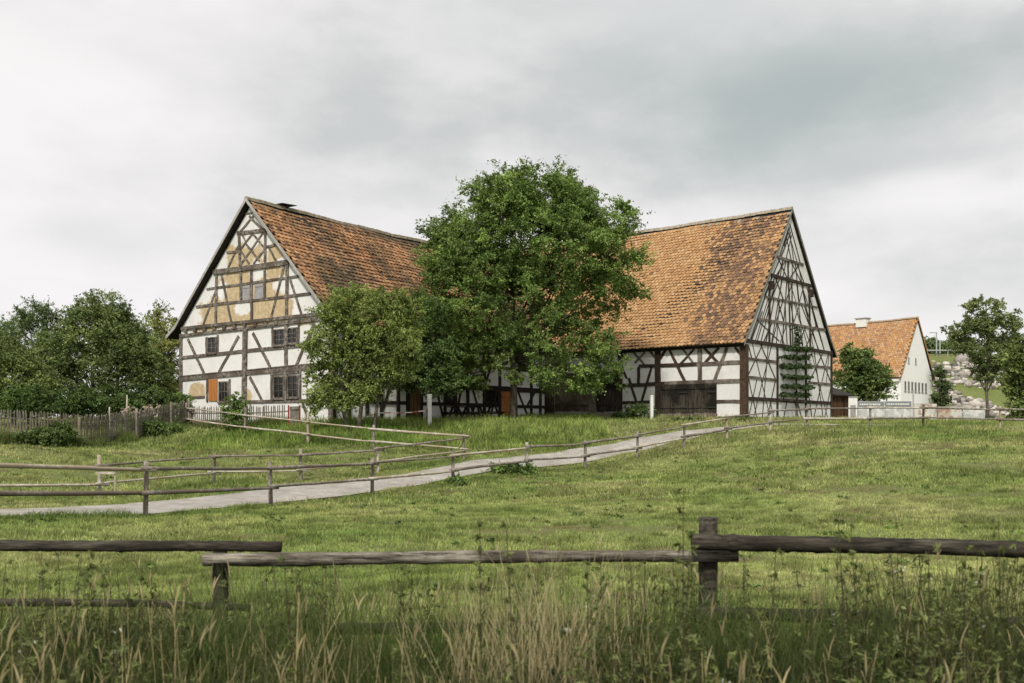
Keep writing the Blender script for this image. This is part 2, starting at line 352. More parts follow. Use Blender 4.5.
# ------------------------------------------------------------------ roofs, walls, windows
def pal(n, cols, wts, rg, var=0.18):
    k = rg.choice(len(cols), n, p=np.array(wts) / sum(wts)); c = np.array(cols)[k]
    return c * (1 + rg.uniform(-var, var, (n, 1)))
def make_roof(root, Mf, w, a0, a1, prof, tw, ex, colf, seed, board, ridge_col, thick=0.10, rough=0.006, under=None, rb_=None, lift=.045, bd=(.09, .19)):
    """Mf(a, b, z): ridge axis a, across b; prof: (b, z) from eave to ridge for the near slope, mirrored about w/2."""
    rb_ = rb_ or w / 2; k0_, k1_ = rb_ / (w / 2), (w - rb_) / (w / 2)
    rg = np.random.default_rng(seed); Z0, Z1 = prof[0][1], prof[-1][1]
    def sg(a, z):
        t_ = np.clip((a - a0) / (a1 - a0), 0, 1); return -(0.13 * np.sin(math.pi * t_) + .022 * np.sin(a * 1.5 + seed) * np.sin(math.pi * t_)) * np.clip((z - Z0) / (Z1 - Z0), 0, 1)
    M0 = Mf; Mf = lambda a, b, z: M0(a, b, z + float(sg(a, z)))
    rf = MB(); tv = []; tcol = []
    P = [np.array(p, float) for p in prof]
    for side in (0, 1):
        mir = (lambda b: b * k0_) if side == 0 else (lambda b: w - b * k1_)
        for i in range(len(P) - 1):
            (b0, z0), (b1, z1) = P[i], P[i + 1]; dn = np.array([z1 - z0, -(b1 - b0)]); dn = dn / np.linalg.norm(dn) * -1   # points up/out
            if dn[1] < 0: dn = -dn
            o0 = -dn * thick
            for g_ in range(16):
                s0, s1 = a0 + (a1 - a0) * g_ / 16, a0 + (a1 - a0) * (g_ + 1) / 16
                rf.quadbox([Mf(s0, mir(b0 + o0[0]), z0 + o0[1]), Mf(s1, mir(b0 + o0[0]), z0 + o0[1]), Mf(s1, mir(b1 + o0[0]), z1 + o0[1]), Mf(s0, mir(b1 + o0[0]), z1 + o0[1]),
                        Mf(s0, mir(b0), z0), Mf(s1, mir(b0), z0), Mf(s1, mir(b1), z1), Mf(s0, mir(b1), z1)])
        # courses of single tiles following the slope
        cum = [0]
        for i in range(len(P) - 1): cum.append(cum[-1] + np.linalg.norm(P[i + 1] - P[i]))
        tot = cum[-1]
        def pt(s):
            s = np.clip(s, 0, tot); k = min(np.searchsorted(cum, s, 'right') - 1, len(P) - 2); q = (s - cum[k]) / (cum[k + 1] - cum[k])
            return P[k] * (1 - q) + P[k + 1] * q, (P[k + 1] - P[k]) / (cum[k + 1] - cum[k])
        nrow = int(tot / ex); na = int((a1 - a0) / tw)
        for r in range(nrow):
            p, tdir = pt(r * ex + 0.001); q, _ = pt(min(tot, r * ex + ex * 1.25)); dn = np.array([-tdir[1], tdir[0]]); dn = dn if dn[1] > 0 else -dn
            aa = a0 + (np.arange(na) + (0.5 if r % 2 else 0.0)) * tw; aa = aa[(aa + tw * 0.96 <= a1 + 0.02)]
            n = len(aa); jl = rg.normal(0, rough, n); js = rg.normal(0, 0.008, n); jt = rg.normal(0, rough * 0.8, n)
            sag = 0.03 * np.sin(aa * 0.7 + r * 0.1) * rough / 0.006
            lo = p[None, :] + dn[None, :] * (lift + jl + sag * 0.4)[:, None] - tdir[None, :] * (js + 0.01)[:, None]
            lob = p[None, :] + dn[None, :] * 0.004 - tdir[None, :] * (js + 0.01)[:, None]
            up = q[None, :] + dn[None, :] * (0.008 + sag * 0.4)[:, None]
            def v3(a, bz): return np.stack([np.full(n, 0.0) + a, mir(bz[:, 0]), bz[:, 1]], 1)
            g = tw * 0.03; mid = lo * 0.72 + up * 0.28
            # top: bottom edge rounded (5 points), two quads + front lip
            L0, L1 = aa + g, aa + tw - g; c0 = aa + tw * 0.28; c1 = aa + tw * 0.72
            tl = jt * 1.0
            lo2 = lo.copy(); lo2[:, 1] += tl
            q1 = np.stack([v3(L0, mid), v3(c0, lo), v3(c1, lo2), v3(L1, mid)], 1)
            q2 = np.stack([v3(L0, mid), v3(L1, mid), v3(L1, up), v3(L0, up)], 1)
            q3 = np.stack([v3(c0, lob), v3(c1, lob), v3(c1, lo2), v3(c0, lo)], 1)
            q4 = np.stack([v3(L0, mid - dn * 0.04), v3(c0, lob), v3(c0, lo), v3(L0, mid)], 1)
            q5 = np.stack([v3(c1, lob), v3(L1, mid - dn * 0.04), v3(L1, mid), v3(c1, lo2)], 1)
            cc = colf(aa, np.full(n, r * ex / tot), n, rg)
            for Q in (q1, q2, q3, q4, q5): tv.append(Q); tcol.append(np.repeat(cc, 4, axis=0))
    V = np.concatenate(tv).reshape(-1, 3); V[:, 2] += sg(V[:, 0], V[:, 2])
    X = np.array([M0(0, 0, 0), M0(1, 0, 0), M0(0, 1, 0), M0(0, 0, 1)], float); Bm = X[1:] - X[0]
    V = V @ Bm + X[0]
    ro = rf.build('roof', under or M['dark_roof'], root)
    npmesh('roof_tiles', V.reshape(-1, 4, 3), 4, M['tiles'], ro, np.concatenate(tcol))
    # ridge tiles
    rb = MB(); zr = P[-1][1]; k = int((a1 - a0) / 0.36); cols = []
    for i in range(k):
        s0 = a0 + (a1 - a0) * i / k; s1 = a0 + (a1 - a0) * (i + 1.12) / k; h = random.uniform(-.012, .012); n0 = len(rb.v)
        ring = [(-0.15, -0.10), (-0.10, 0.05), (0, 0.10), (0.10, 0.05), (0.15, -0.10)]
        for s_, ex_ in ((s0, 1.08), (s1, 0.94)):
            for (bb, zz) in ring: rb.v.append(tuple(Mf(s_, rb_ + bb * ex_, zr + 0.045 + zz * ex_ + h)))
        for j in range(4): rb.f.append((n0 + j, n0 + j + 1, n0 + 6 + j, n0 + 5 + j))
        rb.f.append(tuple(n0 + j for j in range(5))); rb.f.append(tuple(n0 + 5 + j for j in range(5)))
    rb.build('ridge_tiles', ridge_col, ro)
    # bargeboards: two per gable
    for (aa0, aa1) in ((a0 - 0.035, a0 - 0.004), (a1 + 0.004, a1 + 0.035)):
        for side in (0, 1):
            mir = (lambda b: b * k0_) if side == 0 else (lambda b: w - b * k1_)
            bb = MB()
            for i in range(len(P) - 1):
                (b0, z0), (b1, z1) = P[i], P[i + 1]
                up_, dn_ = bd
                x1 = b1 - (0.003 if i == len(P) - 2 else 0)
                bb.quadbox([Mf(aa0, mir(b0), z0 - dn_), Mf(aa1, mir(b0), z0 - dn_), Mf(aa1, mir(x1), z1 - dn_), Mf(aa0, mir(x1), z1 - dn_),
                            Mf(aa0, mir(b0), z0 + up_), Mf(aa1, mir(b0), z0 + up_), Mf(aa1, mir(x1), z1 + up_), Mf(aa0, mir(x1), z1 + up_)])
            bb.build('bargeboard', board, ro)
    return ro
def window(root, P, u0, u1, z0, z1, nx, nz, fm, d=0.05, fw=0.06, name='window', bar=0.028, pane=None):
    f = MB()
    f.pbox(P, u0, u0 + fw, z0, z1, 0.0, d); f.pbox(P, u1 - fw, u1, z0, z1, 0.0, d)
    f.pbox(P, u0 + fw, u1 - fw, z0, z0 + fw, 0.0, d - .002); f.pbox(P, u0 + fw, u1 - fw, z1 - fw, z1, 0.0, d - .002)
    for i in range(1, nx):
        u = u0 + fw + (u1 - u0 - 2 * fw) * i / nx; f.pbox(P, u - bar / 2, u + bar / 2, z0 + fw, z1 - fw, 0.001, d * 0.7)
    for i in range(1, nz):
        z = z0 + fw + (z1 - z0 - 2 * fw) * i / nz; f.pbox(P, u0 + fw, u1 - fw, z - bar / 2, z + bar / 2, 0.001, d * 0.62)
    o = f.build(name, fm, root)
    MB().pbox(P, u0 + fw * .5, u1 - fw * .5, z0 + fw * .5, z1 - fw * .5, 0.002, 0.014).build('pane', pane or M['glass'], o)
    s_ = MB(); s_.pbox(P, u0 - 0.05, u1 + 0.05, z0 - 0.06, z0 - 0.003, 0.0, d + 0.05); s_.build('sill', fm, o)
    return o
def planks(root, P, u0, u1, z0, z1, mat, name='door', d0=0.0, d1=0.05, bw=0.17, rails=True, parent_part=None, var=0.06):
    f = MB(); u = u0
    while u < u1 - 0.02:
        e_ = min(u1, u + bw * random.uniform(0.8, 1.2)); f.pbox(P, u + 0.004, e_ - 0.004, z0 + random.uniform(0, var), z1 - random.uniform(0, var * .3), d0, d1 + random.uniform(-.008, .008)); u = e_
    if rails:
        for zz in (z0 + 0.18 * (z1 - z0), z0 + 0.82 * (z1 - z0)): f.pbox(P, u0 + 0.03, u1 - 0.03, zz, zz + 0.12, d1, d1 + 0.035)
    o = f.build(name, mat, parent_part or root)
    return o

class Face:
    """A wall plane of a building: world corner c, world direction u along it, outward normal n (all in plan)."""
    def __init__(s, c, u, base, Pl): s.c = Vector(c); s.u = Vector(u); s.base = base; s.P = Pl; s.n = Vector((s.u.y, -s.u.x))
    def px(s, x, y):
        d = Vector(((x - 512) / F, 1)); tt = s.c.dot(s.n) / d.dot(s.n); q = d * tt
        return ((q - s.c).dot(s.u), E + (HZ - y) / F * tt - s.base)
    def line(s, mb, x1, y1, x2, y2, w, d, **k): mb.timber(s.P, s.px(x1, y1), s.px(x2, y2), w, d, **k)

# ------------------------------------------------------------------ the half-timbered farmhouse (left)
hb = E + 0.20
HX = Vector((-8.22, 45.0)); hl = Vector((0.577, 0.817)).normalized(); hg = Vector((-0.817, 0.577)).normalized()
house = thing('farmhouse', 'half-timbered farmhouse on the left with grey beams and ochre patches in its gable', 'house', (HX.x, HX.y, hb), math.atan2(hl.y, hl.x))
HW, HL = 10.76, 17.6; HPL = 4.85; HR = 10.96 + E - hb; 
Pg = lambda u, z, d: (-d, u, z)            # gable plane
Ps = lambda u, z, d: (u, -d, z)            # long side plane
G = Face(HX, hg, hb, Pg); SD = Face(HX, hl, hb, Ps); G.n = -hl; SD.n = -hg
# walls with a fine grid on the gable so the flaked plaster has its own shape
yy = np.linspace(0, HW, 120); rows = 130
clayblobs = []
for (x, y, rx, ry, s) in ((240, 262, 22, 26, 1), (232, 300, 20, 26, 1), (262, 300, 22, 22, 1), (277, 270, 10, 20, 1), (214, 315, 16, 14, 1), (255, 318, 20, 10, 1), (284, 308, 9, 14, 1), (262, 212, 4, 6, .9), (197, 391, 8, 8, 1), (247, 397, 5, 8, .8), (275, 255, 8, 12, .9), (205, 330, 20, 4, .6), (270, 300, 40, 4, .5), (304, 322, 10, 4, .8), (200, 312, 6, 10, .6)):
    u, z = G.px(x, y); u2, _ = G.px(x + rx, y); _, z2 = G.px(x, y - ry); clayblobs.append((u, z, abs(u2 - u), abs(z2 - z), s))
holes = []
for (x, y, rx, ry) in ((252, 240, 9, 9), (256, 271, 7, 11), (243, 308, 9, 7), (285, 284, 13, 9), (222, 290, 5, 10), (210, 288, 10, 10), (283, 262, 8, 5), (306, 290, 14, 20), (190, 318, 12, 14), (237, 235, 8, 12), (222, 262, 6, 16)):
    u, z = G.px(x, y); u2, _ = G.px(x + rx, y); _, z2 = G.px(x, y - ry); holes.append((u, z, abs(u2 - u), abs(z2 - z)))
vv = []; ff = []; cl = []
gz = lambda u: HPL + (HR - 0.25 - HPL) * (1 - abs(u - HW / 2) / (HW / 2))
for j in range(rows + 1):
    for i, u in enumerate(yy):
        z = -1.0 + (gz(u) + 1.0) * j / rows; vv.append((0, u, z)); c_ = 0
        for (a, b_, ra, rb, s) in clayblobs: c_ = max(c_, s * (1.55 - math.hypot((u - a) / ra, (z - b_) / rb)))
        for (a, b_, ra, rb) in holes: c_ = min(c_, 0.5 + 0.8 * (math.hypot((u - a) / ra, (z - b_) / rb) - 1)) if math.hypot((u - a) / ra, (z - b_) / rb) < 1.4 else c_
        cl.append(max(0, min(1, c_)))
nn_ = len(yy)
for j in range(rows):
    for i in range(nn_ - 1): ff.append((j * nn_ + i, j * nn_ + i + 1, (j + 1) * nn_ + i + 1, (j + 1) * nn_ + i))
k = len(vv)
vv += [(0, 0, -1), (HL, 0, -1), (HL, 0, HPL), (0, 0, HPL), (0, HW, -1), (HL, HW, -1), (HL, HW, HPL), (0, HW, HPL), (HL, HW / 2, HR - .4)]
ff += [(k, k + 1, k + 2, k + 3), (k + 4, k + 7, k + 6, k + 5), (k + 1, k + 5, k + 6, k + 8, k + 2)]
me = bpy.data.meshes.new('wall'); me.from_pydata(vv, [], ff); me.materials.append(M['plaster'])
a_ = me.attributes.new('clay', 'FLOAT', 'POINT'); a_.data.foreach_set('value', np.array(cl + [0.0] * 9, dtype=np.float32))
wo_ = bpy.data.objects.new('wall', me); C.objects.link(wo_); wo_.parent = house
fr = MB()
# horizontal members (x1,y1,x2,y2,width,depth)
for q in ((180.5, 379, 332, 364.5, .25, .06), (180.5, 376.4, 332, 362, .05, .085), (182, 357.6, 332, 342.2, .16, .045), (180.5, 336.0, 333, 318.0, .14, .075), (182, 328.6, 333, 312.6, .15, .10), (214, 272.4, 289, 262.3, .24, .085), (207, 289.3, 299, 276.2, .12, .04),
          (196.4, 306.9, 311, 293.6, .13, .04), (237.5, 233.2, 266, 230.3, .17, .05), (227, 252.6, 238, 251.5, .11, .04), (265.8, 247, 277, 244.5, .11, .04), (182, 398, 205, 397, .12, .035),
          (230, 402, 332, 400, .16, .04), (271, 374.5, 300, 371.8, .10, .06)):
    G.line(fr, *q)
for q in ((181.6, 334, 181.2, 418, .22, .062), (246, 328, 244.6, 420, .30, .095), (286.8, 325, 286, 402, .20, .066), (217, 274, 216.2, 325, .16, .055), (241, 270, 241.6, 303, .14, .05), (239.4, 234, 240.5, 266, .15, .055), (265.8, 231, 265.4, 262, .15, .055),
          (251.8, 270, 252.2, 323, .15, .05), (265.2, 266, 265, 298, .13, .05), (287.9, 261, 287, 318, .18, .06), (331, 317, 331, 420, .24, .06), (206.8, 337, 206.8, 354, .10, .05), (218.2, 335, 218.2, 353, .10, .05), (207.6, 379, 207.6, 402, .12, .05), (230, 379, 230, 402, .12, .05),
          (272, 372, 272, 402, .13, .055), (300.5, 369, 300.5, 402, .13, .055), (272.8, 327, 272.8, 346, .10, .05), (299, 325, 299, 344, .10, .05), (241.8, 284, 241.8, 302, .12, .052)):
    G.line(fr, *q)
for q in ((188, 339, 205, 375, .17, .028), (239, 336, 218.5, 374, .17, .028), (253, 333, 270.5, 367.5, .17, .028), (314.5, 323, 296.5, 366, .17, .028), (250, 377, 263.5, 403, .15, .028), (221.5, 274, 232, 324, .15, .026), (216, 291, 203, 326, .13, .026), (284.5, 266, 271.5, 317, .14, .026),
          (290.5, 280, 302, 315, .14, .026), (253.8, 216, 238.5, 234, .12, .03), (249.5, 216, 264.5, 231, .12, .03), (245, 213.5, 252.5, 213, .08, .04), (238.6, 246, 228, 268, .12, .024), (268.4, 246, 277, 262, .11, .024),
          (264, 232, 240.3, 265.5, .10, .030), (252.6, 233.5, 240.3, 250, .10, .030), (265.3, 248.5, 253.5, 264, .10, .030), (252.4, 233.5, 265.5, 249, .10, .022), (245, 242.5, 260, 261, .10, .022), (240.3, 249.5, 249.5, 264, .10, .022), (242, 234, 246, 242, .08, .022)):
    G.line(fr, *q)
for q in ((302, 400, 308, 418, .14, .03),): G.line(fr, *q)
fr.build('timber_frame', M['house_wood'], house)
# joist ends between the two plates
ztop = G.px(182, 331.6)[1]
for i in range(14): MB().pbox(Pg, 0.35 + i * 0.76, 0.35 + i * 0.76 + 0.2, ztop - .10, ztop + .08, 0.0, 0.12).build('joist_end', M['house_wood'], house)
# long side
fs = MB()
zb = SD.px(410, 384)[1]; zr2 = SD.px(440, 404)[1]
for (z, w, d) in ((0.05, .24, .05), (zr2, .18, .04), (zb, .28, .06), (zb + 1.15, .16, .04), (HPL - .14, .24, .07)): fs.timber(Ps, (0, z), (HL, z), w, d, seg=14)
upost = []
for x in (334, 349, 367, 381, 398, 407.5, 421, 444.8, 455, 467.5, 484, 499.5, 512, 531, 540):
    u = SD.px(x, 400)[0]; fs.timber(Ps, (u, -0.4), (u, HPL - .15), .22, .055); upost.append(u)
for q in ((390.8, 384, 379, 420), (435.3, 385, 444, 421), (461, 390, 455, 421), (472.8, 390, 481.4, 421), (497, 390, 489, 421), (518, 392, 529, 420), (536, 390, 527, 406)):
    SD.line(fs, *q, .15, .028)
for k_ in range(0, len(upost) - 1, 2): fs.timber(Ps, (upost[k_], zb), (upost[k_ + 1], HPL - .2), .15, .028)
fs.build('timber_frame', M['dark_wood'], house)
# windows and doors
for (x0, x1, y0, y1, nx, nz) in ((208, 217, 337.5, 353, 2, 3), (274.3, 285.3, 329.5, 345, 2, 3), (287.8, 297.8, 328, 343.5, 2, 3), (274, 284.5, 376.5, 398.5, 2, 3), (288, 298.5, 375.5, 397.5, 2, 3)):
    u0, z1 = G.px(x0, y0); u1, z0 = G.px(x1, y1); window(house, Pg, min(u0, u1), max(u0, u1), z0, z1, nx, nz, M['house_wood'], .06, .055)
u1, z1 = G.px(219, 381.5); u0, z0 = G.px(228.5, 402); window(house, Pg, u0, u1, z0, z1, 3, 2, M['house_wood'], .05, .06)
u1, z1 = G.px(209.3, 379.5); u0, z0 = G.px(217.8, 401); sh_ = planks(house, Pg, u0, u1, z0, z1, M['orange'], 'shutter', .01, .05, .2, False, var=0.01); sh_['label'] = 'bright orange shutter'
for (x0, x1, y0, y1) in ((243, 250.3, 286, 301), (255, 263.8, 284.5, 299.5)):
    u1, z1 = G.px(x0, y0); u0, z0 = G.px(x1, y1); sh_ = MB().pbox(Pg, u0, u1, z0, z1, .0, .035).build('shutter', M['grey_board'], house)
    for zh in (z0 + .05, z1 - .14): MB().pbox(Pg, u0 + .05, u1 - .05, zh, zh + .09, .036, .055).build('shutter_batten', M['grey_board'], sh_)
for (x0, x1, y0, y1) in ((445.5, 454.5, 387, 402), (368.5, 379.5, 386, 400), (484.5, 498, 388, 403), (335, 347, 385, 399)):
    u0, z1 = SD.px(x0, y0); u1, z0 = SD.px(x1, y1); window(house, Ps, u0, u1, z0, z1, 2, 2, M['dark_wood'], .06, .06)
for i in range(5):
    u0 = 1.6 + i * 3.3; window(house, Ps, u0, u0 + .8, zb + 1.2, zb + 2.1, 2, 3, M['dark_wood'], .06, .06)
for (x0, x1, y0, mt, lb) in ((408.5, 420, 385.5, 'door_brown', 'brown weathered plank door'), (500.5, 511, 391, 'orange', 'orange painted plank door')):
    u0, z1 = SD.px(x0, y0); u1, _ = SD.px(x1, y0); d_ = planks(house, Ps, u0, u1, 0.02, z1, M[mt], 'door', .01, .05, .16); d_['label'] = lb
    MB().pbox(Ps, u1 - .16, u1 - .11, z1 * .48, z1 * .56, .05, .11).build('door_handle', M['iron'], d_)
_u, _z = SD.px(522, 417); MB().pbox(Ps, _u - .25, _u + .25, _z - .12, _z + .12, 0, .03).build('vent', M['iron'], house)
# roof
def house_col(a, v, n, rg):
    c = pal(n, [(0.40, 0.222, 0.108), (0.33, 0.178, 0.088), (0.24, 0.135, 0.072), (0.45, 0.275, 0.14), (0.12, 0.08, 0.055)], [4, 4, 2.4, 1.6, .8], rg)
    dk = np.clip((fnoise(a, v * 9, 0.55) - 0.50) * 5, 0, 1) * 0.5 + np.clip((v - .86) * 4, 0, .5) + np.clip((fnoise(a + 50, v * 3, 0.9) - .5) * 5, 0, 1) * .4
    dk = np.clip(dk, 0, .9)[:, None]; g = np.array([0.075, 0.062, 0.040])
    return c * (1 - dk) + g * dk * rg.uniform(.6, 1.4, (n, 1))
Mh = lambda a, b, z: (a, b, z)
# eave z: plate minus kick
make_roof(house, Mh, HW, -0.30, HL + 0.35, [(-0.85, HPL - 0.40), (-0.1, HPL + 0.10), (0.9, HPL + 1.18), (HW / 2, HR)], 0.25, 0.29, house_col, 5, M['verge_board'], plain('lichened_ridge', (0.28, 0.24, 0.17), .9, .6, 5), rough=0.018, lift=.085, bd=(.07, .12))
cc_ = MB().quadbox([(1.7, HW / 2 - .3, HR + .13), (2.7, HW / 2 - .3, HR + .18), (2.7, HW / 2 + .3, HR + .18), (1.7, HW / 2 + .3, HR + .13), (1.7, HW / 2 - .3, HR + .15), (2.7, HW / 2 - .3, HR + .20), (2.7, HW / 2 + .3, HR + .20), (1.7, HW / 2 + .3, HR + .15)]).build('vent_cap', M['dark_roof'], house)
MB().box(2.1, 2.3, HW / 2 - .12, HW / 2 + .12, HR - .1, HR + .14).build('pipe', M['dark_roof'], cc_)

# ------------------------------------------------------------------ the barn (right)
bb_ = E + 0.45
BX = Vector((12.17, 52.0)); bg_ = Vector((0.626, 0.780)).normalized(); bl = Vector((-0.780, 0.626)).normalized()
barn = thing('barn', 'half-timbered barn right of the big tree, dense lattice of thin beams in its gable', 'barn', (BX.x, BX.y, bb_), math.atan2(bg_.y, bg_.x))
BW, BL = 12.1, 22.0; BPL = 3.98; BR = 12.36 + E - bb_
Qg = lambda u, z, d: (u, -d, z); Qs = lambda u, z, d: (-d, u, z)
BG = Face(BX, bg_, bb_, Qg); BG.n = -bl; BS = Face(BX, bl, bb_, Qs); BS.n = -bg_
wb = MB(); wb.v = [(0, 0, -1), (BW, 0, -1), (BW, 0, BPL), (5.75, 0, BR - .2), (0, 0, BPL), (0, BL, -1), (BW, BL, -1), (BW, BL, BPL), (5.75, BL, BR - .35), (0, BL, BPL)]
wb.f = [(0, 1, 2, 3, 4), (5, 9, 8, 7, 6), (0, 4, 9, 5), (1, 6, 7, 2)]
wb.build('wall', M['plaster'], barn)
f = MB(); g2 = MB()
for q, tgt in (((776.5, 256.5, 803, 264.9, .14, .05), g2), ((770.5, 275, 811, 285.9, .17, .06), f), ((764.5, 296.4, 817, 307.3, .12, .05), g2), ((757.5, 318.8, 825, 329.9, .14, .05), g2), ((745.6, 340.5, 832, 353.1, .20, .06), f),
               ((746, 358.2, 776, 361.8, .14, .04), g2), ((806, 365.4, 832, 367.9, .14, .04), g2), ((746, 377, 776, 380.0, .14, .04), g2), ((808, 382.3, 832, 384.6, .14, .04), g2), ((746, 398.6, 832, 403.2, .20, .055), f), ((779, 399.5, 805, 401.5, .12, .062), g2), ((746, 418.5, 832, 420.5, .22, .05), f)):
    BG.line(tgt, *q)
for q in ((769, 284, 769, 342, .17, .052), (787.4, 261, 790.3, 346, .12, .046), (808.6, 286, 810, 349, .15, .052), (777, 346, 777, 420, .18, .056), (805.6, 350, 805.6, 420, .18, .056), (831, 352, 831, 420, .22, .064)):
    BG.line(f, *q)
for (x, y) in ((769.3, 285.5), (808.8, 293.5)):
    u, z = BG.px(x, y); f.pbox(Qg, u - .12, u + .12, z - .22, z + .22, 0, .26)
br = [(752, 343, 770.5, 419), (760, 343.5, 776, 381), (771.5, 345, 753, 419), (762, 345, 748, 375), (748.3, 378, 757, 419), (775, 381, 767, 419), (748, 345, 752, 360),
      (811, 351, 828, 420), (828, 354, 813, 420), (819, 353, 831, 383), (807, 383, 812, 420), (831, 385, 824, 420), (822, 354, 808, 384), (787, 400, 783, 420), (797, 401, 802, 420), (794, 400, 799, 420),
      # fans between the two lowest gable beams
      (751.5, 339.5, 762, 311), (757, 341, 770.5, 297), (763.5, 341.5, 772, 322), (772, 343, 777, 322), (784, 344.5, 776.5, 322), (797, 346.5, 806, 326), (812, 349, 803, 325), (824, 350.5, 812, 311), (818, 350, 806, 308), (805, 348, 816, 325),
      (757, 320, 779, 341), (766, 320, 771, 298), (776, 321, 783, 300), (784, 323, 777, 299), (793, 324, 800, 303), (801, 325.5, 794, 303), (810, 327, 804, 305), (816, 327, 811, 306), (787, 323, 780, 343), (799, 325, 802, 346),
      (768, 296, 775, 276), (772, 297, 780, 277), (783, 299.5, 775, 277), (786, 300, 793, 281), (796, 302, 789, 280), (799, 303, 804, 285), (808, 305, 801, 284),
      (776, 275.5, 787, 258), (787, 278, 777.5, 257.5), (789, 279, 799, 264), (801, 282, 791, 262), (804, 284, 797, 264), (780, 276.5, 783, 259),
      (781, 256.5, 790.3, 232), (786, 258, 791.5, 235), (791, 260.5, 786, 236), (797, 262, 787.5, 230), (793.5, 261, 789, 228), (800, 263, 789.5, 224), (784, 246, 788, 233), (779.5, 256, 789, 227)]
for k_ in range(8):
    br += [(750 + 10.6 * k_, 340.5 + 1.5 * k_, 771.5 + 5.0 * k_, 277 + 1.4 * k_), (755 + 10.6 * k_, 341 + 1.5 * k_, 768.5 + 5.4 * k_, 297 + 1.2 * k_)][:2 - (k_ > 6)]
br += [(764 + 7 * k_, 296.5 + 1.4 * k_, 780 + 3 * k_, 258 + k_) for k_ in range(7)] + [(748, 419, 757, 378), (762, 419, 768, 346), (814, 352, 823, 419), (826, 384, 829, 354), (770, 401, 774, 419)]
for q in br: BG.line(f, *q, .058, random.uniform(.016, .036), jit=.006)
f.build('timber_frame', M['barn_wood'], barn); g2.build('rail_beams', M['barn_grey'], barn)
# long side
f = MB(); g2 = MB(); br_ = None; LW = BS.px(541, 400)[0]
zz = lambda x, y: BS.px(x, y)[1]
f.timber(Qs, (0, BPL - .10), (BL, BPL - .10), .24, .07, seg=18)
f.timber(Qs, (0, 0.0), (BS.px(717, 400)[0], 0.0), .2, .05)
for q, tgt in (((742, 362.2, 697, 364, .19, .045), g2), ((697, 364, 639, 366.2, .19, .045), f), ((740.4, 380.5, 665, 383.4, .20, .05), g2), ((665, 383.4, 622, 385.6, .20, .05), f), ((740, 401.3, 717, 401.6, .17, .045), g2), ((650, 402, 622, 402.9, .17, .045), f),
               ((627, 378.5, 622, 366.8, .12, .04), f)):
    BS.line(tgt, *q)
for q, tgt in (((658.2, 349, 658.2, 420, .34, .075), f), ((620.5, 350, 620.5, 421, .28, .075), f), ((638.8, 367, 638.8, 384, .16, .052), f), ((700.2, 346, 700.2, 382, .24, .06), g2)): BS.line(tgt, *q)
for q, tgt in (((660, 359, 666, 350, .15, .035), f), ((669.5, 349.5, 685.5, 382, .16, .03), br_), ((683, 349, 694, 364, .11, .024), g2), ((694.5, 349, 680.5, 364, .12, .032), f), ((704.2, 347.5, 718.5, 363, .15, .03), br_), ((719.2, 347.5, 704.6, 363.5, .15, .036), br_), ((727.2, 347.5, 714.6, 381, .19, .03), g2),
               ((735, 347.5, 741, 354, .13, .03), br_), ((633.8, 352, 644.6, 365, .12, .024), g2), ((645.2, 352, 635, 363, .12, .03), g2), ((649.5, 350.5, 656.5, 359, .12, .03), g2), ((651.8, 367, 641.3, 403, .14, .03), f), ((629, 378, 636.6, 403, .14, .03), f), ((622, 357, 627, 351, .12, .03), g2)):
    
    if tgt is None: q_ = MB(); BS.line(q_, *q); q_.build('brace', M['corner_wood'], barn)
    else: BS.line(tgt, *q)
f.build('timber_frame', M['barn_wood'], barn); g2.build('rail_beams', M['barn_grey'], barn)
c_ = MB(); c_.box(-.085, .26, -.085, .26, -.5, BPL - .1); c_.build('corner_post', M['corner_wood'], barn)
# large double door: two leaves over a pale threshold plank
def leaf(x0, x1, y0, z0, mat, lb=None, **k):
    u1, _ = BS.px(x0, y0); u0, z1 = BS.px(x1, y0); o = planks(barn, Qs, u0, u1, max(z0, .29), z1, mat, 'door', .02, .075, .2, **k)
    if lb: o['label'] = lb
    for zh in (z1 - .5, z0 + .35): MB().pbox(Qs, u0 + .02, u0 + .5, zh, zh + .06, .11, .125).build('hinge', M['iron'], o)
leaf(660.3, 688.5, 383.8, 0.22, M['door_dark'], 'dark tarred left leaf of the double door'); leaf(688.8, 717, 383.0, 0.22, M['door_dark'], 'dark tarred right leaf of the double door')
u0 = BS.px(717.5, 400)[0]; u1 = BS.px(659, 400)[0]; planks(barn, Qs, u0, u1, -.3, .27, M['door_grey'], 'threshold', .0, .12, .35, False)
leaf(597.5, 618.5, 372, 0.40, M['door_dark'], 'dark plank door beside the pale post'); leaf(555.5, 589, 374, 0.45, M['door_grey'], 'silvered plank gate'); leaf(542, 554.5, 380, 0.2, M['door_grey'])
u0, _ = BS.px(597, 400); u1, _ = BS.px(589.5, 400); MB().pbox(Qs, u0, u1, -.3, 2.5, 0, .10).build('post', M['barn_grey'], barn)
u0, _ = BS.px(619, 400); u1, _ = BS.px(541.5, 400); MB().pbox(Qs, u0, u1, -.4, .36, 0, .14).build('plinth', M['plinth'], barn)
f = MB(); f.timber(Qs, (LW, 2.62), (BS.px(620, 400)[0], 2.62), .24, .07)
for i in range(6):
    u = LW + 1.1 + i * 1.5; f.timber(Qs, (u, 0), (u, BPL - .2), .2, .055)
f.build('lintel', M['barn_wood'], barn)
_u, _z = BS.px(597, 390); MB().pbox(Qs, _u + .05, _u + .35, _z - .04, _z + .05, .1, .16).build('hatch_ledge', M['white_paint'], barn)
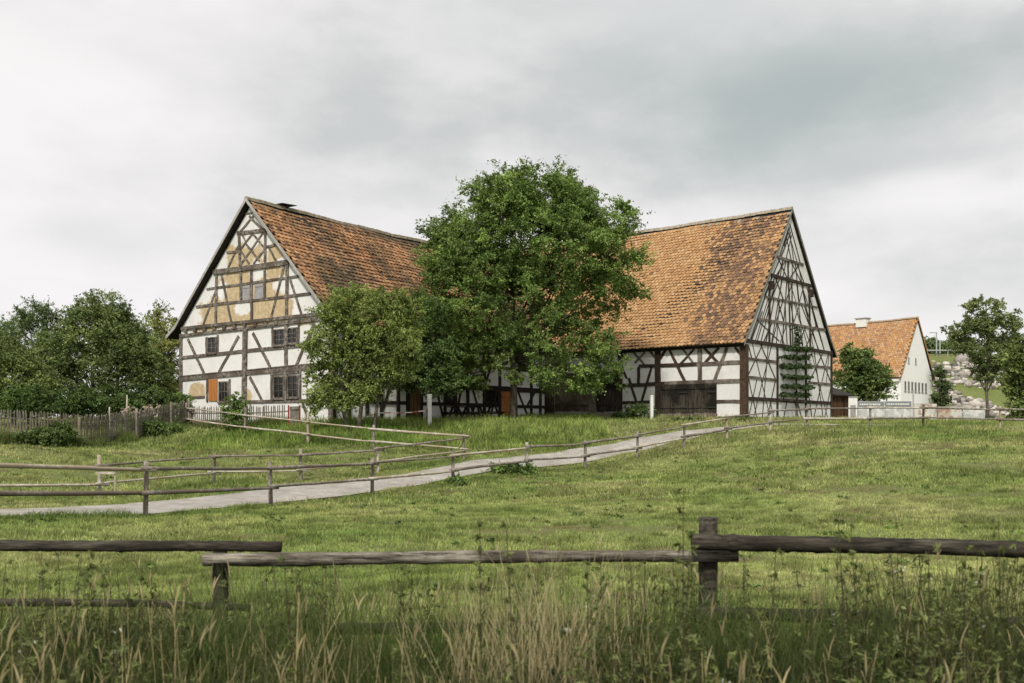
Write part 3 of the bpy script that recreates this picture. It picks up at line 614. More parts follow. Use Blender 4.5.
def barn_col(a, v, n, rg):
    c = pal(n, [(0.42, 0.25, 0.118), (0.385, 0.222, 0.102), (0.45, 0.285, 0.145), (0.33, 0.19, 0.092), (0.17, 0.105, 0.065)], [4, 4, 2.6, .6, .03], rg, .10)
    # the darker, older patch of tiles near the gable (widest low down)
    lft = 2.9 + 1.1 * v + .35 * np.sin(v * 11) + 1.1 * (fnoise(a, v * 8, 1.3) - .5)
    prob = np.clip(1 / (1 + np.exp(-(lft - a) * 4)), 0, 1) * np.clip((a + .4 - v * 0.6) / 1.2, .5, 1) * (0.5 + .6 * fnoise(a, v * 12, 1.0))
    prob = np.clip(prob * 1.3, 0, .9)
    dk = rg.random(n) < prob
    old = pal(n, [(0.20, 0.12, 0.075), (0.26, 0.155, 0.085), (0.14, 0.095, 0.065), (0.35, 0.21, 0.105)], [3, 3, 1.5, 2], rg, .2)
    c[dk] = old[dk]
    lich = rg.random(n) < np.clip((v - .93) * 6, 0, .5); c[lich] = np.array([.3, .27, .2])
    return c
Mb = lambda a, b, z: (b, a, z)
make_roof(barn, Mb, BW, -0.14, BL + .2, [(-0.42, BPL - 0.06), (0.55, BPL + .98), (BW / 2, BR)], 0.235, 0.245, barn_col, 9, M['verge_grey'], plain('greyed_ridge', (0.40, 0.35, 0.27), .9, .5, 5), rough=0.012, rb_=5.75, lift=.06, bd=(.07, .15))

# ------------------------------------------------------------------ white house far right
wg = Vector((0.743, 0.669)).normalized(); WX = Vector((0.3906 * 110, 110.0)); wbz = E + 0.3
wh = thing('white_house', 'plain white rendered house with orange roof, white chimney and a row of narrow windows', 'house', (WX.x, WX.y, wbz), math.atan2(wg.y, wg.x))
WW, WL, WPL, WR = 7.5, 16.0, 5.3, 12.35 + E - wbz
wb = MB(); wb.v = [(0, 0, -1), (WW, 0, -1), (WW, 0, WPL), (WW / 2, 0, WR - .1), (0, 0, WPL), (0, WL, -1), (WW, WL, -1), (WW, WL, WPL), (WW / 2, WL, WR - .1), (0, WL, WPL)]
wb.f = [(0, 1, 2, 3, 4), (5, 9, 8, 7, 6), (0, 4, 9, 5), (1, 6, 7, 2)]
wb.build('wall', M['render_white'], wh)
WG = Face(WX, wg, wbz, Qg); WG.n = -Vector((-wg.y, wg.x)); WS = Face(WX, Vector((-wg.y, wg.x)), wbz, Qs); WS.n = -wg
for i in range(7):
    x = 904.3 + i * 3.42; u0, z1 = WG.px(x, 381 + i * .35); u1, z0 = WG.px(x + 1.7, 391 + i * .25); window(wh, Qg, u0, u1, z0, z1, 1, 2, M['grey_board'], .05, .09)
for (x0, x1, y0, y1) in ((908, 909.2, 357, 363), (915, 916.2, 358, 364)):
    u0, z1 = WG.px(x0, y0); u1, z0 = WG.px(x1, y1); window(wh, Qg, u0, u1, z0, z1, 1, 1, M['galv'], .04, .06)
for (x0, x1, y0, y1) in ((886, 890, 381, 391), (868, 872, 381, 391)):
    u1, z1 = WS.px(x0, y0); u0, z0 = WS.px(x1, y1); window(wh, Qs, u0, u1, z0, z1, 2, 2, M['galv'], .05, .10)
def wcol(a, v, n, rg):
    c = pal(n, [(0.44, 0.25, 0.125), (0.40, 0.215, 0.105), (0.47, 0.30, 0.17), (0.31, 0.19, 0.12), (0.50, 0.27, 0.09)], [4, 4, 3, 1.5, .8], rg, .10)
    return c
make_roof(wh, Mb, WW, -0.15, WL, [(-0.35, WPL - .1), (WW / 2, WR)], 0.3, 0.26, wcol, 3, M['orange_trim'], plain('pale_ridge', (0.40, 0.30, 0.2), .9, .4, 5))
MB().box(-.3, -.05, .1, WL - .2, WPL - .55, WPL - .3).build('eave_moulding', M['white_paint'], wh)
cp = WS.px(868, 320); ch = MB(); ch.box(WW / 2 - .5, WW / 2 + .5, 5.9, 7.2, WR - .6, WR + .38); chm = ch.build('chimney', M['white_paint'], wh)
MB().box(WW / 2 - .6, WW / 2 + .6, 5.8, 7.3, WR + .38, WR + .48).build('chimney_cap', M['grey_board'], chm)

# ------------------------------------------------------------------ trees
LEAFK = 1.75
def leaves(name, cen, rad, per, L, Wd, cols, parent, seed, flat=0.8, clump_var=0.35):
    rg = np.random.default_rng(seed); n = len(cen); tot = n * per
    ci = np.repeat(np.arange(n), per)
    d = rg.normal(size=(tot, 3)); d /= np.linalg.norm(d, axis=1)[:, None]
    T = 9; tw = rg.normal(size=(n, T, 3)); tw /= np.linalg.norm(tw, axis=2)[..., None]; tl = rg.uniform(.6, 1.25, (n, T, 1))
    ti = rg.integers(T, size=tot); q_ = rg.uniform(.1, 1, tot)**.7
    p = cen[ci] + ((tw * tl)[ci, ti] * q_[:, None] + d * np.abs(rg.normal(0, .17, tot))[:, None]) * rad[ci][:, None] * np.array([1, 1, flat]) - np.array([0, 0, .12]) * (q_**2 * rad[ci])[:, None]
    # twigs: pull points into small bunches
    nrm = rg.normal(size=(tot, 3)) * .8 + d * .7 + np.array([0, 0, .6]); nrm /= np.linalg.norm(nrm, axis=1)[:, None]
    t_ = np.cross(nrm, rg.normal(size=(tot, 3))); t_ /= np.linalg.norm(t_, axis=1)[:, None] + 1e-9; b_ = np.cross(nrm, t_)
    l = L * rg.uniform(.6, 1.3, tot)[:, None]; w = Wd * rg.uniform(.7, 1.2, tot)[:, None]
    V = np.stack([p - t_ * l / 2, p + b_ * w / 2 - nrm * w * .12, p + t_ * l / 2, p - b_ * w / 2 - nrm * w * .12], 1)
    cf = 1 + rg.uniform(-clump_var, clump_var, n)[ci]
    kk = rg.random(tot); c0, c1 = np.array(cols[0]), np.array(cols[1]); mixk = np.clip(rg.random(n)[ci] * .65 + kk * .35, 0, 1)[:, None]
    c = (c0 * (1 - mixk) + c1 * mixk) * cf[:, None] * rg.uniform(.75, 1.25, (tot, 1))
    return npmesh(name, V, 4, M['leaf'], parent, np.repeat(c * LEAFK, 4, axis=0))
def tree(label, cat, X, Y, zb, blobs, D, cols, seed, n, per, cr=0.6, L=.13, Wd=.06, trunk_r=.2, stems=None, name='tree', group=None, limbs=26, shell=.65, depth=1.0, trunk_top=None, lean=0, flat=.8):
    """blobs: (px, py, rx, ry) silhouette lobes measured at distance D; each becomes a 3-D lobe."""
    rg = np.random.default_rng(seed); root = thing(name, label, cat, (X, Y, zb), 0, group)
    lob = []
    for (x, y, rx, ry) in blobs:
        p = at(x, y, D); lob.append((p.x - X, 0.0, p.z - zb, rx / F * D, (rx * .6 + ry * .4) / F * D * depth, ry / F * D))
    vol = np.array([l[3] * l[4] * l[5] for l in lob])**.75; pk = rg.choice(len(lob), n, p=vol / vol.sum())
    lob = np.array(lob); yo = rg.uniform(-.25, .25, len(lob)) * lob[:, 4].max()
    d = rg.normal(size=(n, 3)); d /= np.linalg.norm(d, axis=1)[:, None]
    r = np.where(rg.random(n) < shell, rg.uniform(.72, 1.0, n), rg.random(n)**.45 * .8)
    Cn = lob[pk, :3] + d * lob[pk, 3:] * r[:, None]; Cn[:, 1] += yo[pk]
    Cn[:, 2] = np.maximum(Cn[:, 2], .25)
    rad = cr * rg.uniform(.55, 1.2, n)
    crown = leaves('crown', Cn, rad, per, L, Wd, cols, root, seed + 1, flat)
    tb = MB(); top = trunk_top if trunk_top else float(np.percentile(Cn[:, 2], 70)); stems = stems or [(0, 0, 1)]
    axis = []
    for (sx, tx, k_) in stems:
        pts = [Vector((sx + (tx - sx) * (i / 6) + random.uniform(-.05, .05) * (i > 0) + lean * i / 6, random.uniform(-.05, .05) * (i > 0), -.3 + (top + .3) * i / 6)) for i in range(7)]
        tb.tube(pts, [trunk_r * k_ * (1.35 if i == 0 else 1 - .11 * i) for i in range(7)], 9, .06); axis.append(pts)
    tb.build('trunk', M['bark'], root, True)
    lb = MB()
    for k_ in range(min(limbs, n)):
        c = Vector(Cn[rg.integers(n)]); pts = axis[k_ % len(axis)]; s0 = pts[random.randint(2, 5)]
        if c.z < s0.z: s0 = pts[2]
        mid = s0.lerp(c, .5) + Vector((0, 0, -.15 * (c - s0).length * .4)); lb.tube([s0, mid, c], [trunk_r * .32, trunk_r * .2, trunk_r * .06], 6)
    lb.build('branches', M['bark'], root, True)
    return root
GREEN = [(0.030, 0.060, 0.016), (0.085, 0.130, 0.040)]
p = at(513, 421, 50)
tree('tall spreading walnut tree with the rounded crown between the farmhouse and the barn', 'tree', p.x, 50, tz(p.x, 50),
     [(522, 201, 50, 32), (487, 208, 38, 34), (558, 202, 40, 30), (530, 225, 80, 55), (445, 232, 24, 22), (610, 222, 26, 26), (470, 262, 52, 34), (562, 208, 38, 32), (600, 218, 22, 24), (470, 245, 45, 38), (540, 250, 70, 50), (600, 255, 30, 35), (500, 300, 75, 50), (580, 300, 55, 42), (625, 280, 20, 18), (450, 320, 42, 45), (520, 350, 60, 36), (585, 350, 42, 30), (632, 262, 14, 12), (634, 292, 12, 10), (612, 370, 18, 20), (450, 365, 32, 22), (560, 378, 40, 14), (620, 335, 14, 10), (470, 380, 30, 11), (598, 386, 22, 10)], 50,
     [(0.036, 0.064, 0.016), (0.145, 0.195, 0.056)], 21, 800, 290, .86, .15, .073, .19, name='walnut_tree', limbs=60, shell=.7)
p = at(362, 421, 42)
tree('olive-green many-stemmed elder tree in front of the farmhouse corner', 'tree', p.x, 42, tz(p.x, 42),
     [(350, 310, 32, 26), (385, 305, 25, 24), (335, 345, 28, 30), (370, 345, 35, 30), (405, 320, 18, 26), (325, 380, 18, 24), (352, 385, 26, 18), (400, 355, 22, 24), (318, 398, 12, 16), (338, 400, 16, 11), (364, 390, 20, 12), (390, 374, 20, 17)], 42,
     [(0.062, 0.086, 0.022), (0.175, 0.205, 0.066)], 33, 400, 190, .55, .12, .055, .10, stems=[(-.6, -1.1, 1), (-.1, .2, 1), (.5, 1.1, .9)], name='elder_tree', limbs=30, depth=.8)
p = at(429, 421, 47)
tree('slim dark-leaved tree standing behind the white marker post, between elder and walnut', 'tree', p.x, 47, tz(p.x, 47),
     [(425, 320, 26, 30), (410, 350, 26, 26), (440, 350, 26, 28), (425, 378, 32, 14), (400, 372, 16, 16), (452, 382, 22, 12)], 47, [(0.028, 0.055, 0.016), (0.075, 0.105, 0.032)], 35, 210, 180, .58, .13, .06, .12, name='fruit_tree', limbs=20, depth=.7)
# left garden trees
LT = [('broad dark apple tree with upright shoots, centre of the garden on the left', 'apple_tree', 92, 52, [(95, 335, 42, 32), (60, 350, 30, 28), (130, 350, 30, 30), (95, 375, 60, 24), (100, 310, 28, 16), (150, 375, 20, 20)], [(0.034, 0.056, 0.018), (0.125, 0.150, 0.055)], 300, 200, .55),
      ('pale yellow-green tree close beside the left wall of the farmhouse', 'pear_tree', 165, 56, [(163, 330, 15, 24), (172, 360, 17, 28), (155, 385, 18, 18), (172, 392, 14, 14)], [(0.080, 0.095, 0.028), (0.23, 0.24, 0.090)], 110, 170, .5),
      ('low bushy tree cut by the left edge of the photo behind the picket fence', 'hazel_bush', 12, 47, [(8, 360, 28, 26), (20, 385, 34, 24), (-25, 360, 30, 36), (40, 392, 20, 16)], [(0.045, 0.070, 0.022), (0.13, 0.155, 0.055)], 190, 170, .5),
      ('tall thin-topped tree behind the apple tree, its crown against the sky', 'ash_tree', 38, 66, [(38, 315, 18, 15), (22, 335, 24, 22), (55, 335, 18, 22), (0, 340, 22, 24), (40, 360, 40, 24)], [(0.040, 0.065, 0.024), (0.10, 0.13, 0.055)], 200, 140, .55),
      ('round-topped tree behind, between the apple tree and the yellow-green tree', 'plum_tree', 118, 64, [(118, 312, 12, 14), (138, 328, 20, 16), (120, 345, 36, 28), (145, 360, 20, 26)], [(0.040, 0.070, 0.022), (0.11, 0.14, 0.05)], 150, 140, .55),
      ('slender leafy tree at the far left edge, seen just above the hazel bush', 'birch_tree', -8, 72, [(-5, 335, 18, 18), (-15, 360, 26, 30)], [(0.04, 0.07, 0.025), (0.10, 0.13, 0.05)], 110, 130, .55)]
for i, (lb, nm, px, D, bl_, cols, n, per, cr_) in enumerate(LT):
    x = (px - 512) / F * D
    tree(lb, 'bush' if 'bush' in nm else 'tree', x, D, tz(x, D), bl_, D, cols, 50 + 3 * i, int(n * 1.15), per, cr_ * 1.3, .15, .065, .13, name=nm, limbs=18)
# dark undergrowth under the garden trees
x0 = -24
for i, (px, D, lb) in enumerate(((30, 45, 'dark shrub under the garden trees, leftmost behind the picket fence'), (75, 46, 'dark shrub in the garden just left of the picket fence corner'), (118, 49, 'dark rounded shrub in the garden right of the picket fence corner'), (155, 51, 'dark shrub nearest the farmhouse in the garden'))):
    x = (px - 512) / F * D
    tree(lb, 'shrub', x, D, tz(x, D), [(px, 400, 26, 14), (px - 12, 408, 20, 10), (px + 14, 407, 20, 10)], D, [(0.028, 0.05, 0.014), (0.07, 0.10, 0.03)], 90 + i, 90, 150, .4, .11, .06, .05, name='garden_shrub', group='dark shrubs in the garden', limbs=6)
# right side trees
RT = [('round dark green tree between the barn gable and the white house', 'tree', 'lime_tree', 857, 82, [(855, 362, 18, 18), (868, 378, 22, 16), (846, 385, 16, 20), (862, 396, 26, 10), (852, 350, 8, 8), (882, 392, 10, 9)], [(0.035, 0.060, 0.018), (0.115, 0.145, 0.05)], 170, 150, .55),
      ('tall open-crowned tree on the right with sky showing through, above the rocks', 'tree', 'maple_tree', 987, 92, [(988, 312, 20, 20), (972, 332, 20, 16), (1002, 332, 20, 18), (992, 355, 22, 14), (963, 345, 10, 8), (1012, 352, 14, 16), (986, 372, 14, 8), (950, 332, 7, 7), (1012, 315, 9, 9)], [(0.040, 0.062, 0.022), (0.15, 0.17, 0.07)], 210, 150, .55),
      ('bushy green tree cut by the right edge of the photo beside the fence', 'tree', 'willow_tree', 1022, 66, [(1030, 355, 20, 22), (1024, 382, 18, 22), (1040, 380, 24, 34), (1032, 408, 24, 14)], [(0.045, 0.07, 0.02), (0.14, 0.165, 0.055)], 170, 160, .5),
      ('dark shrub tucked behind the right wall of the white house', 'shrub', 'holly_shrub', 941, 114, [(939, 372, 6, 7), (942, 386, 8, 9), (939, 399, 9, 8)], [(0.03, 0.05, 0.018), (0.08, 0.10, 0.04)], 60, 110, .5)]
for i, (lb, ct, nm, px, D, bl_, cols, n, per, cr_) in enumerate(RT):
    x = (px - 512) / F * D
    tree(lb, ct, x, D, tz(x, D), bl_, D, cols, 130 + 3 * i, int(n * 1.25), per, cr_ * 1.3, .2, .11, .16, name=nm, limbs=18, shell=.8 if 'open' in lb else .65)
for i, (px, py, r_, D, lb) in enumerate(((928, 343, 10, 150, 'leftmost small tree on top of the embankment, next to the white house roof'), (944, 344, 9, 152, 'small rounded tree on the embankment behind the lamp post'), (960, 341, 10, 150, 'small tree on the embankment just left of the tall open tree'), (1016, 338, 12, 160, 'small tree on the embankment at the right edge'))):
    x = (px - 512) / F * D
    tree(lb, 'tree', x, D, tz(x, D), [(px, py, r_, 7), (px + 5, py + 8, r_, 7), (px - 4, py + 9, r_, 7)], D, [(0.05, 0.075, 0.035), (0.11, 0.14, 0.07)], 160 + i, 60, 100, .8, .3, .2, .15, name='embankment_tree', group='trees on the embankment', limbs=5)
# hedge on the embankment, far tree line
rg = np.random.default_rng(5)
n = 220; hx = rg.uniform(53, 90, n); hy = rg.uniform(134, 141, n); hc = np.stack([hx, hy, tza(hx, hy) + rg.uniform(.2, 1.6, n)], 1)
tag(leaves('hedge', hc, rg.uniform(.5, .9, n), 110, .26, .16, [(0.04, 0.065, 0.022), (0.10, 0.13, 0.05)], None, 6), 'long clipped green hedge along the top of the rocky embankment', 'hedge')
n = 500; hx = rg.uniform(-330, 330, n); hy = rg.uniform(290, 330, n); hc = np.stack([hx, hy, tza(hx, hy) + rg.uniform(0, 7, n)], 1)
tag(leaves('distant_wood', hc, rg.uniform(2.5, 4.5, n), 90, .9, .6, [(0.04, 0.06, 0.03), (0.08, 0.10, 0.05)], None, 8), 'far wooded rise along the horizon', 'wood', kind='stuff')

# espaliered tree on the barn gable
es = thing('espalier_tree', 'espaliered fruit tree trained in flat tiers against the barn gable', 'tree', (BX.x, BX.y, bb_), math.atan2(bg_.y, bg_.x))
def E3(x, y, d): u, z = BG.px(x, y); return (u, -d, z)
rg = np.random.default_rng(44); ec = []
tb = MB().tube([E3(793, 421, .2), E3(793.5, 400, .2), E3(792.6, 370, .2), E3(794, 345, .22), E3(795, 330, .25)], [.07, .06, .05, .035, .015], 7, .1)
tb.build('trunk', M['bark'], es)
bb2 = MB()
for k_, y in enumerate((349, 357.5, 366.5, 377, 386.8, 395)):
    xa, xb = 779.5 + (k_ == 0) * 4, 806.5 + (k_ == 4) * 2
    bb2.tube([E3(xa, y + .5 + (xa - 793) * .06, .2), E3(793, y, .2), E3(xb, y + .8, .2)], [.015, .04, .015], 6)
    for x in np.linspace(xa, xb, 34):
        if rg.random() < .86: ec.append((*E3(x + rg.normal(0, .6), y + rg.normal(0, .8) + (x - 793) * .05, .24 + rg.uniform(-.05, .12)),))
for y in np.linspace(329, 347, 10): ec.append(E3(795 + rg.normal(0, 1.2) - (y > 342) * 0, y, .25))
bb2.build('branches', M['bark'], es)
ec = np.array(ec) - np.array([.2, 0, 0]); leaves('crown', ec, rg.uniform(.14, .26, len(ec)), 80, .12, .07, [(0.020, 0.034, 0.014), (0.05, 0.072, 0.028)], es, 45, .6)

# ------------------------------------------------------------------ fences
def pole(a, b, r0, r1=None, seg=7, bow=.02, rough=.06, n=8):
    a = Vector(a); b = Vector(b); r1 = r1 or r0; bx, bz = random.uniform(-bow, bow), random.uniform(-bow, bow)
    L = (b - a).length; pts = []; rr = []
    for i in range(seg + 1):
        q = i / seg; w = math.sin(math.pi * q); p_ = a.lerp(b, q) + Vector((bx * w, bx * w * .4, bz * w)) * L * .35 + Vector((0, 0, random.uniform(-.004, .004)))
        pts.append(p_); rr.append((r0 + (r1 - r0) * q) * random.uniform(.92, 1.08))
    return MB().tube(pts, rr, n, rough)
def rail_fence(label, pts, heights, rails, pm, rm, pr=.055, rr=.042, off=.07, name='rail_fence', jz=.02, postmats=None, skip=()):
    root = thing(name, label, 'fence', (pts[0].x, pts[0].y, tz(pts[0].x, pts[0].y)))
    o = root.location
    for i, p_ in enumerate(pts):
        z = tz(p_.x, p_.y); h = heights[i] if hasattr(heights, '__len__') else heights
        tl = random.uniform(-.03, .03)
        pole((p_.x - o.x, p_.y - o.y, z - .35 - o.z), (p_.x - o.x + tl, p_.y - o.y, z + h - o.z), pr * random.uniform(.9, 1.15), pr * .95, 5, .005, .07).build('post', (postmats or {}).get(i, pm), root, True)
    for k_, zr in enumerate(rails):
        for i in range(len(pts) - 1):
            if (k_, i) in skip: continue
            a, b = pts[i], pts[i + 1]; d = (b - a); d.z = 0; d.normalize(); nrm = Vector((d.y, -d.x, 0)) * off
            ra = random.uniform(.7, 1.15) * rr
            za = tz(a.x, a.y) + zr + random.uniform(-jz, jz); zb_ = tz(b.x, b.y) + zr + random.uniform(-jz, jz) - .03
            aa = Vector((a.x, a.y, za)) + nrm - d * .22; bbv = Vector((b.x, b.y, zb_)) + nrm + d * .22
            pole(aa - o, bbv - o, ra * 1.15, ra * .8, 8, .01, .08).build('rail', rm(i, k_) if callable(rm) else rm, root, True)
    return root
pa = [at(*q) for q in FA]
hA = [1.15] * len(pa); hA[10] = 1.0
rail_fence('long weathered two-rail fence running along the near side of the gravel path', pa, hA, (1.0, .52), M['fence_grey'], lambda i, k: M['fence_grey'] if (i + k) % 4 else M['fence_light'], postmats={9: M['fence_light'], 14: M['fence_light'], 10: M['fence_light'], 5: M['fence_light'], 13: M['fence_dark']}, rr=.045)
pb = [at(*q) for q in FB]
rail_fence('thin two-rail paddock fence on the far side of the path, left half of the picture', pb, [1.1, 1.15, .95, 1.05, .9, .98], (.85, .38), M['fence_grey'], lambda i, k: M['fence_grey'] if k == 0 else M['fence_light'], rr=.036, postmats={1: M['fence_light'], 4: M['fence_light']}, name='paddock_fence')
pc = [at(*q) for q in FC]
rail_fence('bleached pale two-rail fence sloping from the garden corner down to the paddock', pc, [1.15, 1.25, 1.3, 1.05, .98], (.92, .42), M['fence_grey'], M['fence_light'], rr=.042, postmats={2: M['fence_light']}, name='paddock_fence', skip=())
# pale plank lying on the paddock fence post
p = at(100, 473, 26.2); pl = thing('plank', 'short pale board nailed across the thick paddock post on the left', 'board', tuple(p))
MB().box(-.12, .42, -.03, .03, -.03, .03).build('board', M['fence_light'], pl)
MB().box(.37, .41, .0, .04, -.5, -.03).build('leg', M['fence_light'], pl)
# foreground fence
fg = thing('rail_fence', 'thick dark log fence in the tall foreground grass', 'fence', (-1.79, 6.1, tz(-1.79, 6.1)))
o = fg.location
def FGp(px, py, D=6.1): return at(px, py, D) - o
def log(a, b, r0, r1, nm, mt, n=18, seg=70, bow=.004):
    a = Vector(a); b = Vector(b); pts = []; rr = []; ph = random.uniform(0, 9)
    for i in range(seg + 1):
        q = i / seg; pts.append(a.lerp(b, q) + Vector((0, .008 * math.sin(q * 9 + ph), .005 * math.sin(q * 6 + ph * 2) + random.uniform(-.0012, .0012))))
        rr.append((r0 + (r1 - r0) * q) * (1 + .035 * math.sin(q * 17 + ph) + random.uniform(-.04, .04) + (.16 if random.random() < .035 else 0)))
    return MB().tube(pts, rr, n, .045).build(nm, mt, fg, True)
M['log_dark'] = wood('dark_log_bark', (0.008, 0.0065, 0.005), (0.095, 0.083, 0.063), (0.020, 0.016, 0.011), 14, (.3, 2.5, 2.5))
M['log_light'] = wood('peeled_grey_log', (0.016, 0.013, 0.009), (0.34, 0.31, 0.25), (0.05, 0.04, 0.028), 14, (.3, 2.5, 2.5))
log(FGp(-70, 544), FGp(281, 547.5), .036, .032, 'rail', M['log_dark'])
log(FGp(204, 559, 6.0), FGp(738, 556, 6.02), .041, .034, 'rail', M['log_light'])
log(FGp(692, 541, 5.95), FGp(1110, 552.5, 5.9), .050, .046, 'rail', M['log_dark'])
log(FGp(-70, 600), FGp(250, 607), .024, .022, 'rail', M['log_dark'])
log(FGp(204, 630, 6.0), FGp(735, 627, 6.05), .036, .03, 'rail', M['log_dark'])
log(FGp(692, 612, 5.98), FGp(1110, 626, 5.95), .040, .036, 'rail', M['log_dark'])
log(FGp(221, 720), FGp(220, 552), .05, .045, 'post', M['log_dark'], 12, 10)
log(FGp(708, 720), FGp(708, 517), .062, .058, 'post', M['log_dark'], 12, 10)
# picket fences
def picket_fence(label, a, b, h, sp, name='picket_fence', posts=(0, 1), pr=.06, ph=1.3):
    root = thing(name, label, 'fence', (a.x, a.y, tz(a.x, a.y))); o = root.location; d = (b - a); d.z = 0; L = d.length; d.normalize(); nm = Vector((d.y, -d.x, 0)); n = int(L / sp)
    for i in range(n):
        s_ = i * sp; x, y = a.x + d.x * s_, a.y + d.y * s_; z = tz(x, y); hh = h + random.uniform(-.04, .04); w = sp * random.uniform(.17, .27); tl = random.uniform(-.035, .035)
        q = MB(); c = Vector((x, y, z + .05)) - o; T = c + d * tl + Vector((0, 0, hh - .08)); dd = nm * .011
        q.quadbox([c - d * w - dd, c + d * w - dd, c + d * w + dd, c - d * w + dd, T - d * w - dd, T + d * w - dd, T + d * w + dd, T - d * w + dd])
        k0 = len(q.v); q.v += [tuple(T + Vector((0, 0, .07)) - dd), tuple(T + Vector((0, 0, .07)) + dd)]
        q.f += [(4, 5, k0), (6, 7, k0 + 1), (5, 6, k0 + 1, k0), (7, 4, k0, k0 + 1)]
        q.build('picket', M['picket'], root)
    for zr in (.32, h - .28):
        pts = []
        for i in range(9):
            x, y = a.x + d.x * L * i / 8, a.y + d.y * L * i / 8; pts.append(Vector((x, y, tz(x, y) + zr)) + nm * -.045 - o)
        MB().tube(pts, .032, 6, .08).build('rail', M['fence_grey'], root)
    for q_ in posts:
        x, y = a.x + d.x * L * q_, a.y + d.y * L * q_; z = tz(x, y)
        pole(Vector((x, y, z - .3)) + nm * .09 - o, Vector((x, y, z + ph)) + nm * .09 - o, pr, pr * .9, 4, .003).build('post', M['fence_grey'], root, True)
pcn = at(82, 447, 38.5); pl0 = at(-60, 440, 34.5); pr0 = at(187, 426, 47); pe0 = at(287, 418, 45.2)
picket_fence('grey picket fence section on the far left, running out of the picture', pl0, pcn, 1.22, .115, posts=(.0, .97), ph=1.15)
picket_fence('grey picket fence section from the corner post up to the farmhouse garden, with flowers behind', pcn, pr0, 1.2, .135, posts=(.45, .8, 1.0), ph=1.35)
picket_fence('grey picket fence section directly in front of the farmhouse gable', pr0, pe0, .95, .115, posts=(.5,), ph=1.0)
# grey board gate and red handles at its end
p = at(295, 418, 44.6); gt = thing('garden_gate', 'grey solid board gate with red side strips, at the right end of the picket fence', 'gate', (p.x, p.y, tz(p.x, p.y)), R(-40))
planks(gt, lambda u, z, d: (u, -d, z), -.34, .36, .05, .9, M['picket'], 'board_panel', 0, .03, .12)
for s_ in (-.39, .41): MB().box(s_ - .02, s_ + .02, -.08, -.03, .02, .95).build('red_strip', plain('red_paint', (0.32, 0.04, 0.03), .6, .3), gt)

# ------------------------------------------------------------------ white marker posts, tape, benches, stakes
for (px, D, y0, y1, w_, lb) in ((429.3, 46.2, 395, 422, .095, 'white square marker post beside the slim tree trunk in front of the farmhouse'), (651.7, 51.8, 396, 419, .075, 'white square marker post in front of the barn wall, left of the double door')):
    p = at(px, y1, D); z0 = tz(p.x, D); pt_ = thing('marker_post', lb, 'post', (p.x, D, z0), R(20), 'white marker posts'); h = at(px, y0, D).z - z0
    MB().box(-w_, w_, -w_ * .7, w_ * .7, -.3, h).build('post', M['white_paint'], pt_); MB().box(-w_ * 1.15, w_ * 1.15, -w_ * .85, w_ * .85, h, h + .04).build('cap', M['white_paint'], pt_)
m, t, b = newmat('red_white_stripes')
c = t.nodes.new('ShaderNodeTexCoord'); wv = t.nodes.new('ShaderNodeTexWave'); wv.inputs['Scale'].default_value = .55; t.links.new(c.outputs['Object'], wv.inputs['Vector'])
r_ = t.nodes.new('ShaderNodeMath'); r_.operation = 'GREATER_THAN'; r_.inputs[1].default_value = .5; t.links.new(wv.outputs['Fac'], r_.inputs[0])
t.links.new(mixc(t, r_.outputs[0], (0.60, 0.57, 0.53), (0.36, 0.10, 0.06)), b.inputs['Base Color'])
tp = MB(); prev = None; tp_pts = []
for (px, py) in ((366, 417), (372, 415), (381, 412.8), (400, 412.8), (410, 412.4), (422, 411), (427, 411.4)):
    D = 44.0 + (px - 366) * .035; tp_pts.append(at(px, py, D))
o0 = tp_pts[0].copy(); n0 = 0
for q in tp_pts:
    v = q - o0; tp.v += [tuple(v + Vector((0, 0, -.022))), tuple(v + Vector((0, .012, .022)))]
for i in range(len(tp_pts) - 1): tp.f.append((2 * i, 2 * i + 2, 2 * i + 3, 2 * i + 1))
tpo = tp.build('barrier_tape', m); tpo.location = o0; sol = tpo.modifiers.new('thick', 'SOLIDIFY'); sol.thickness = .004
tag(tpo, 'red and white striped barrier tape strung before the farmhouse wall', 'tape')
for i, (px, D) in enumerate(((366, 43.9), (427.5, 46.1))):
    p = at(px, 411, D); z0 = tz(p.x, D); st = MB().tube([(0, 0, -.2), (0, 0, p.z - z0 + .12)], .022, 6).build('tape_stake', M['fence_grey']); st.location = (p.x, D, z0)
    tag(st, ('thin wooden stake holding the left end of the striped tape, under the elder', 'thin wooden stake holding the right end of the striped tape, by the white marker post')[i], 'stake', 'stakes holding the tape')
def bench(px, D, rz, lb, w):
    p = at(px, 421, D); z0 = tz(p.x, D); r = thing('picnic_table', lb, 'table', (p.x, D, z0), rz, 'dark picnic tables along the farmhouse wall')
    q = MB()
    for k_ in range(4): q.box(-w / 2, w / 2, -.34 + k_ * .175, -.34 + k_ * .175 + .16, .70, .74)
    q.build('table_top', M['dark_wood'], r)
    for s_ in (-1, 1): MB().box(-w / 2, w / 2, s_ * .66 - .13, s_ * .66 + .13, .42, .46).build('seat', M['dark_wood'], r)
    for s_ in (-1, 1):
        x = s_ * w * .33
        for (ya, yb) in ((-.55, -.2), (.55, .2)):
            MB().quadbox([(x - .04, ya - .05, 0), (x + .04, ya - .05, 0), (x + .04, ya + .05, 0), (x - .04, ya + .05, 0), (x - .04, yb - .05, .7), (x + .04, yb - .05, .7), (x + .04, yb + .05, .7), (x - .04, yb + .05, .7)]).build('leg', M['dark_wood'], r)
        MB().box(x - .035, x + .035, -.78, .78, .34, .42).build('crossbeam', M['dark_wood'], r)
bench(462, 51.0, R(50), 'dark wooden picnic table nearer the slim tree, against the farmhouse wall', 1.5)
bench(485, 52.6, R(50), 'dark wooden picnic table just left of the walnut trunk', 1.9)
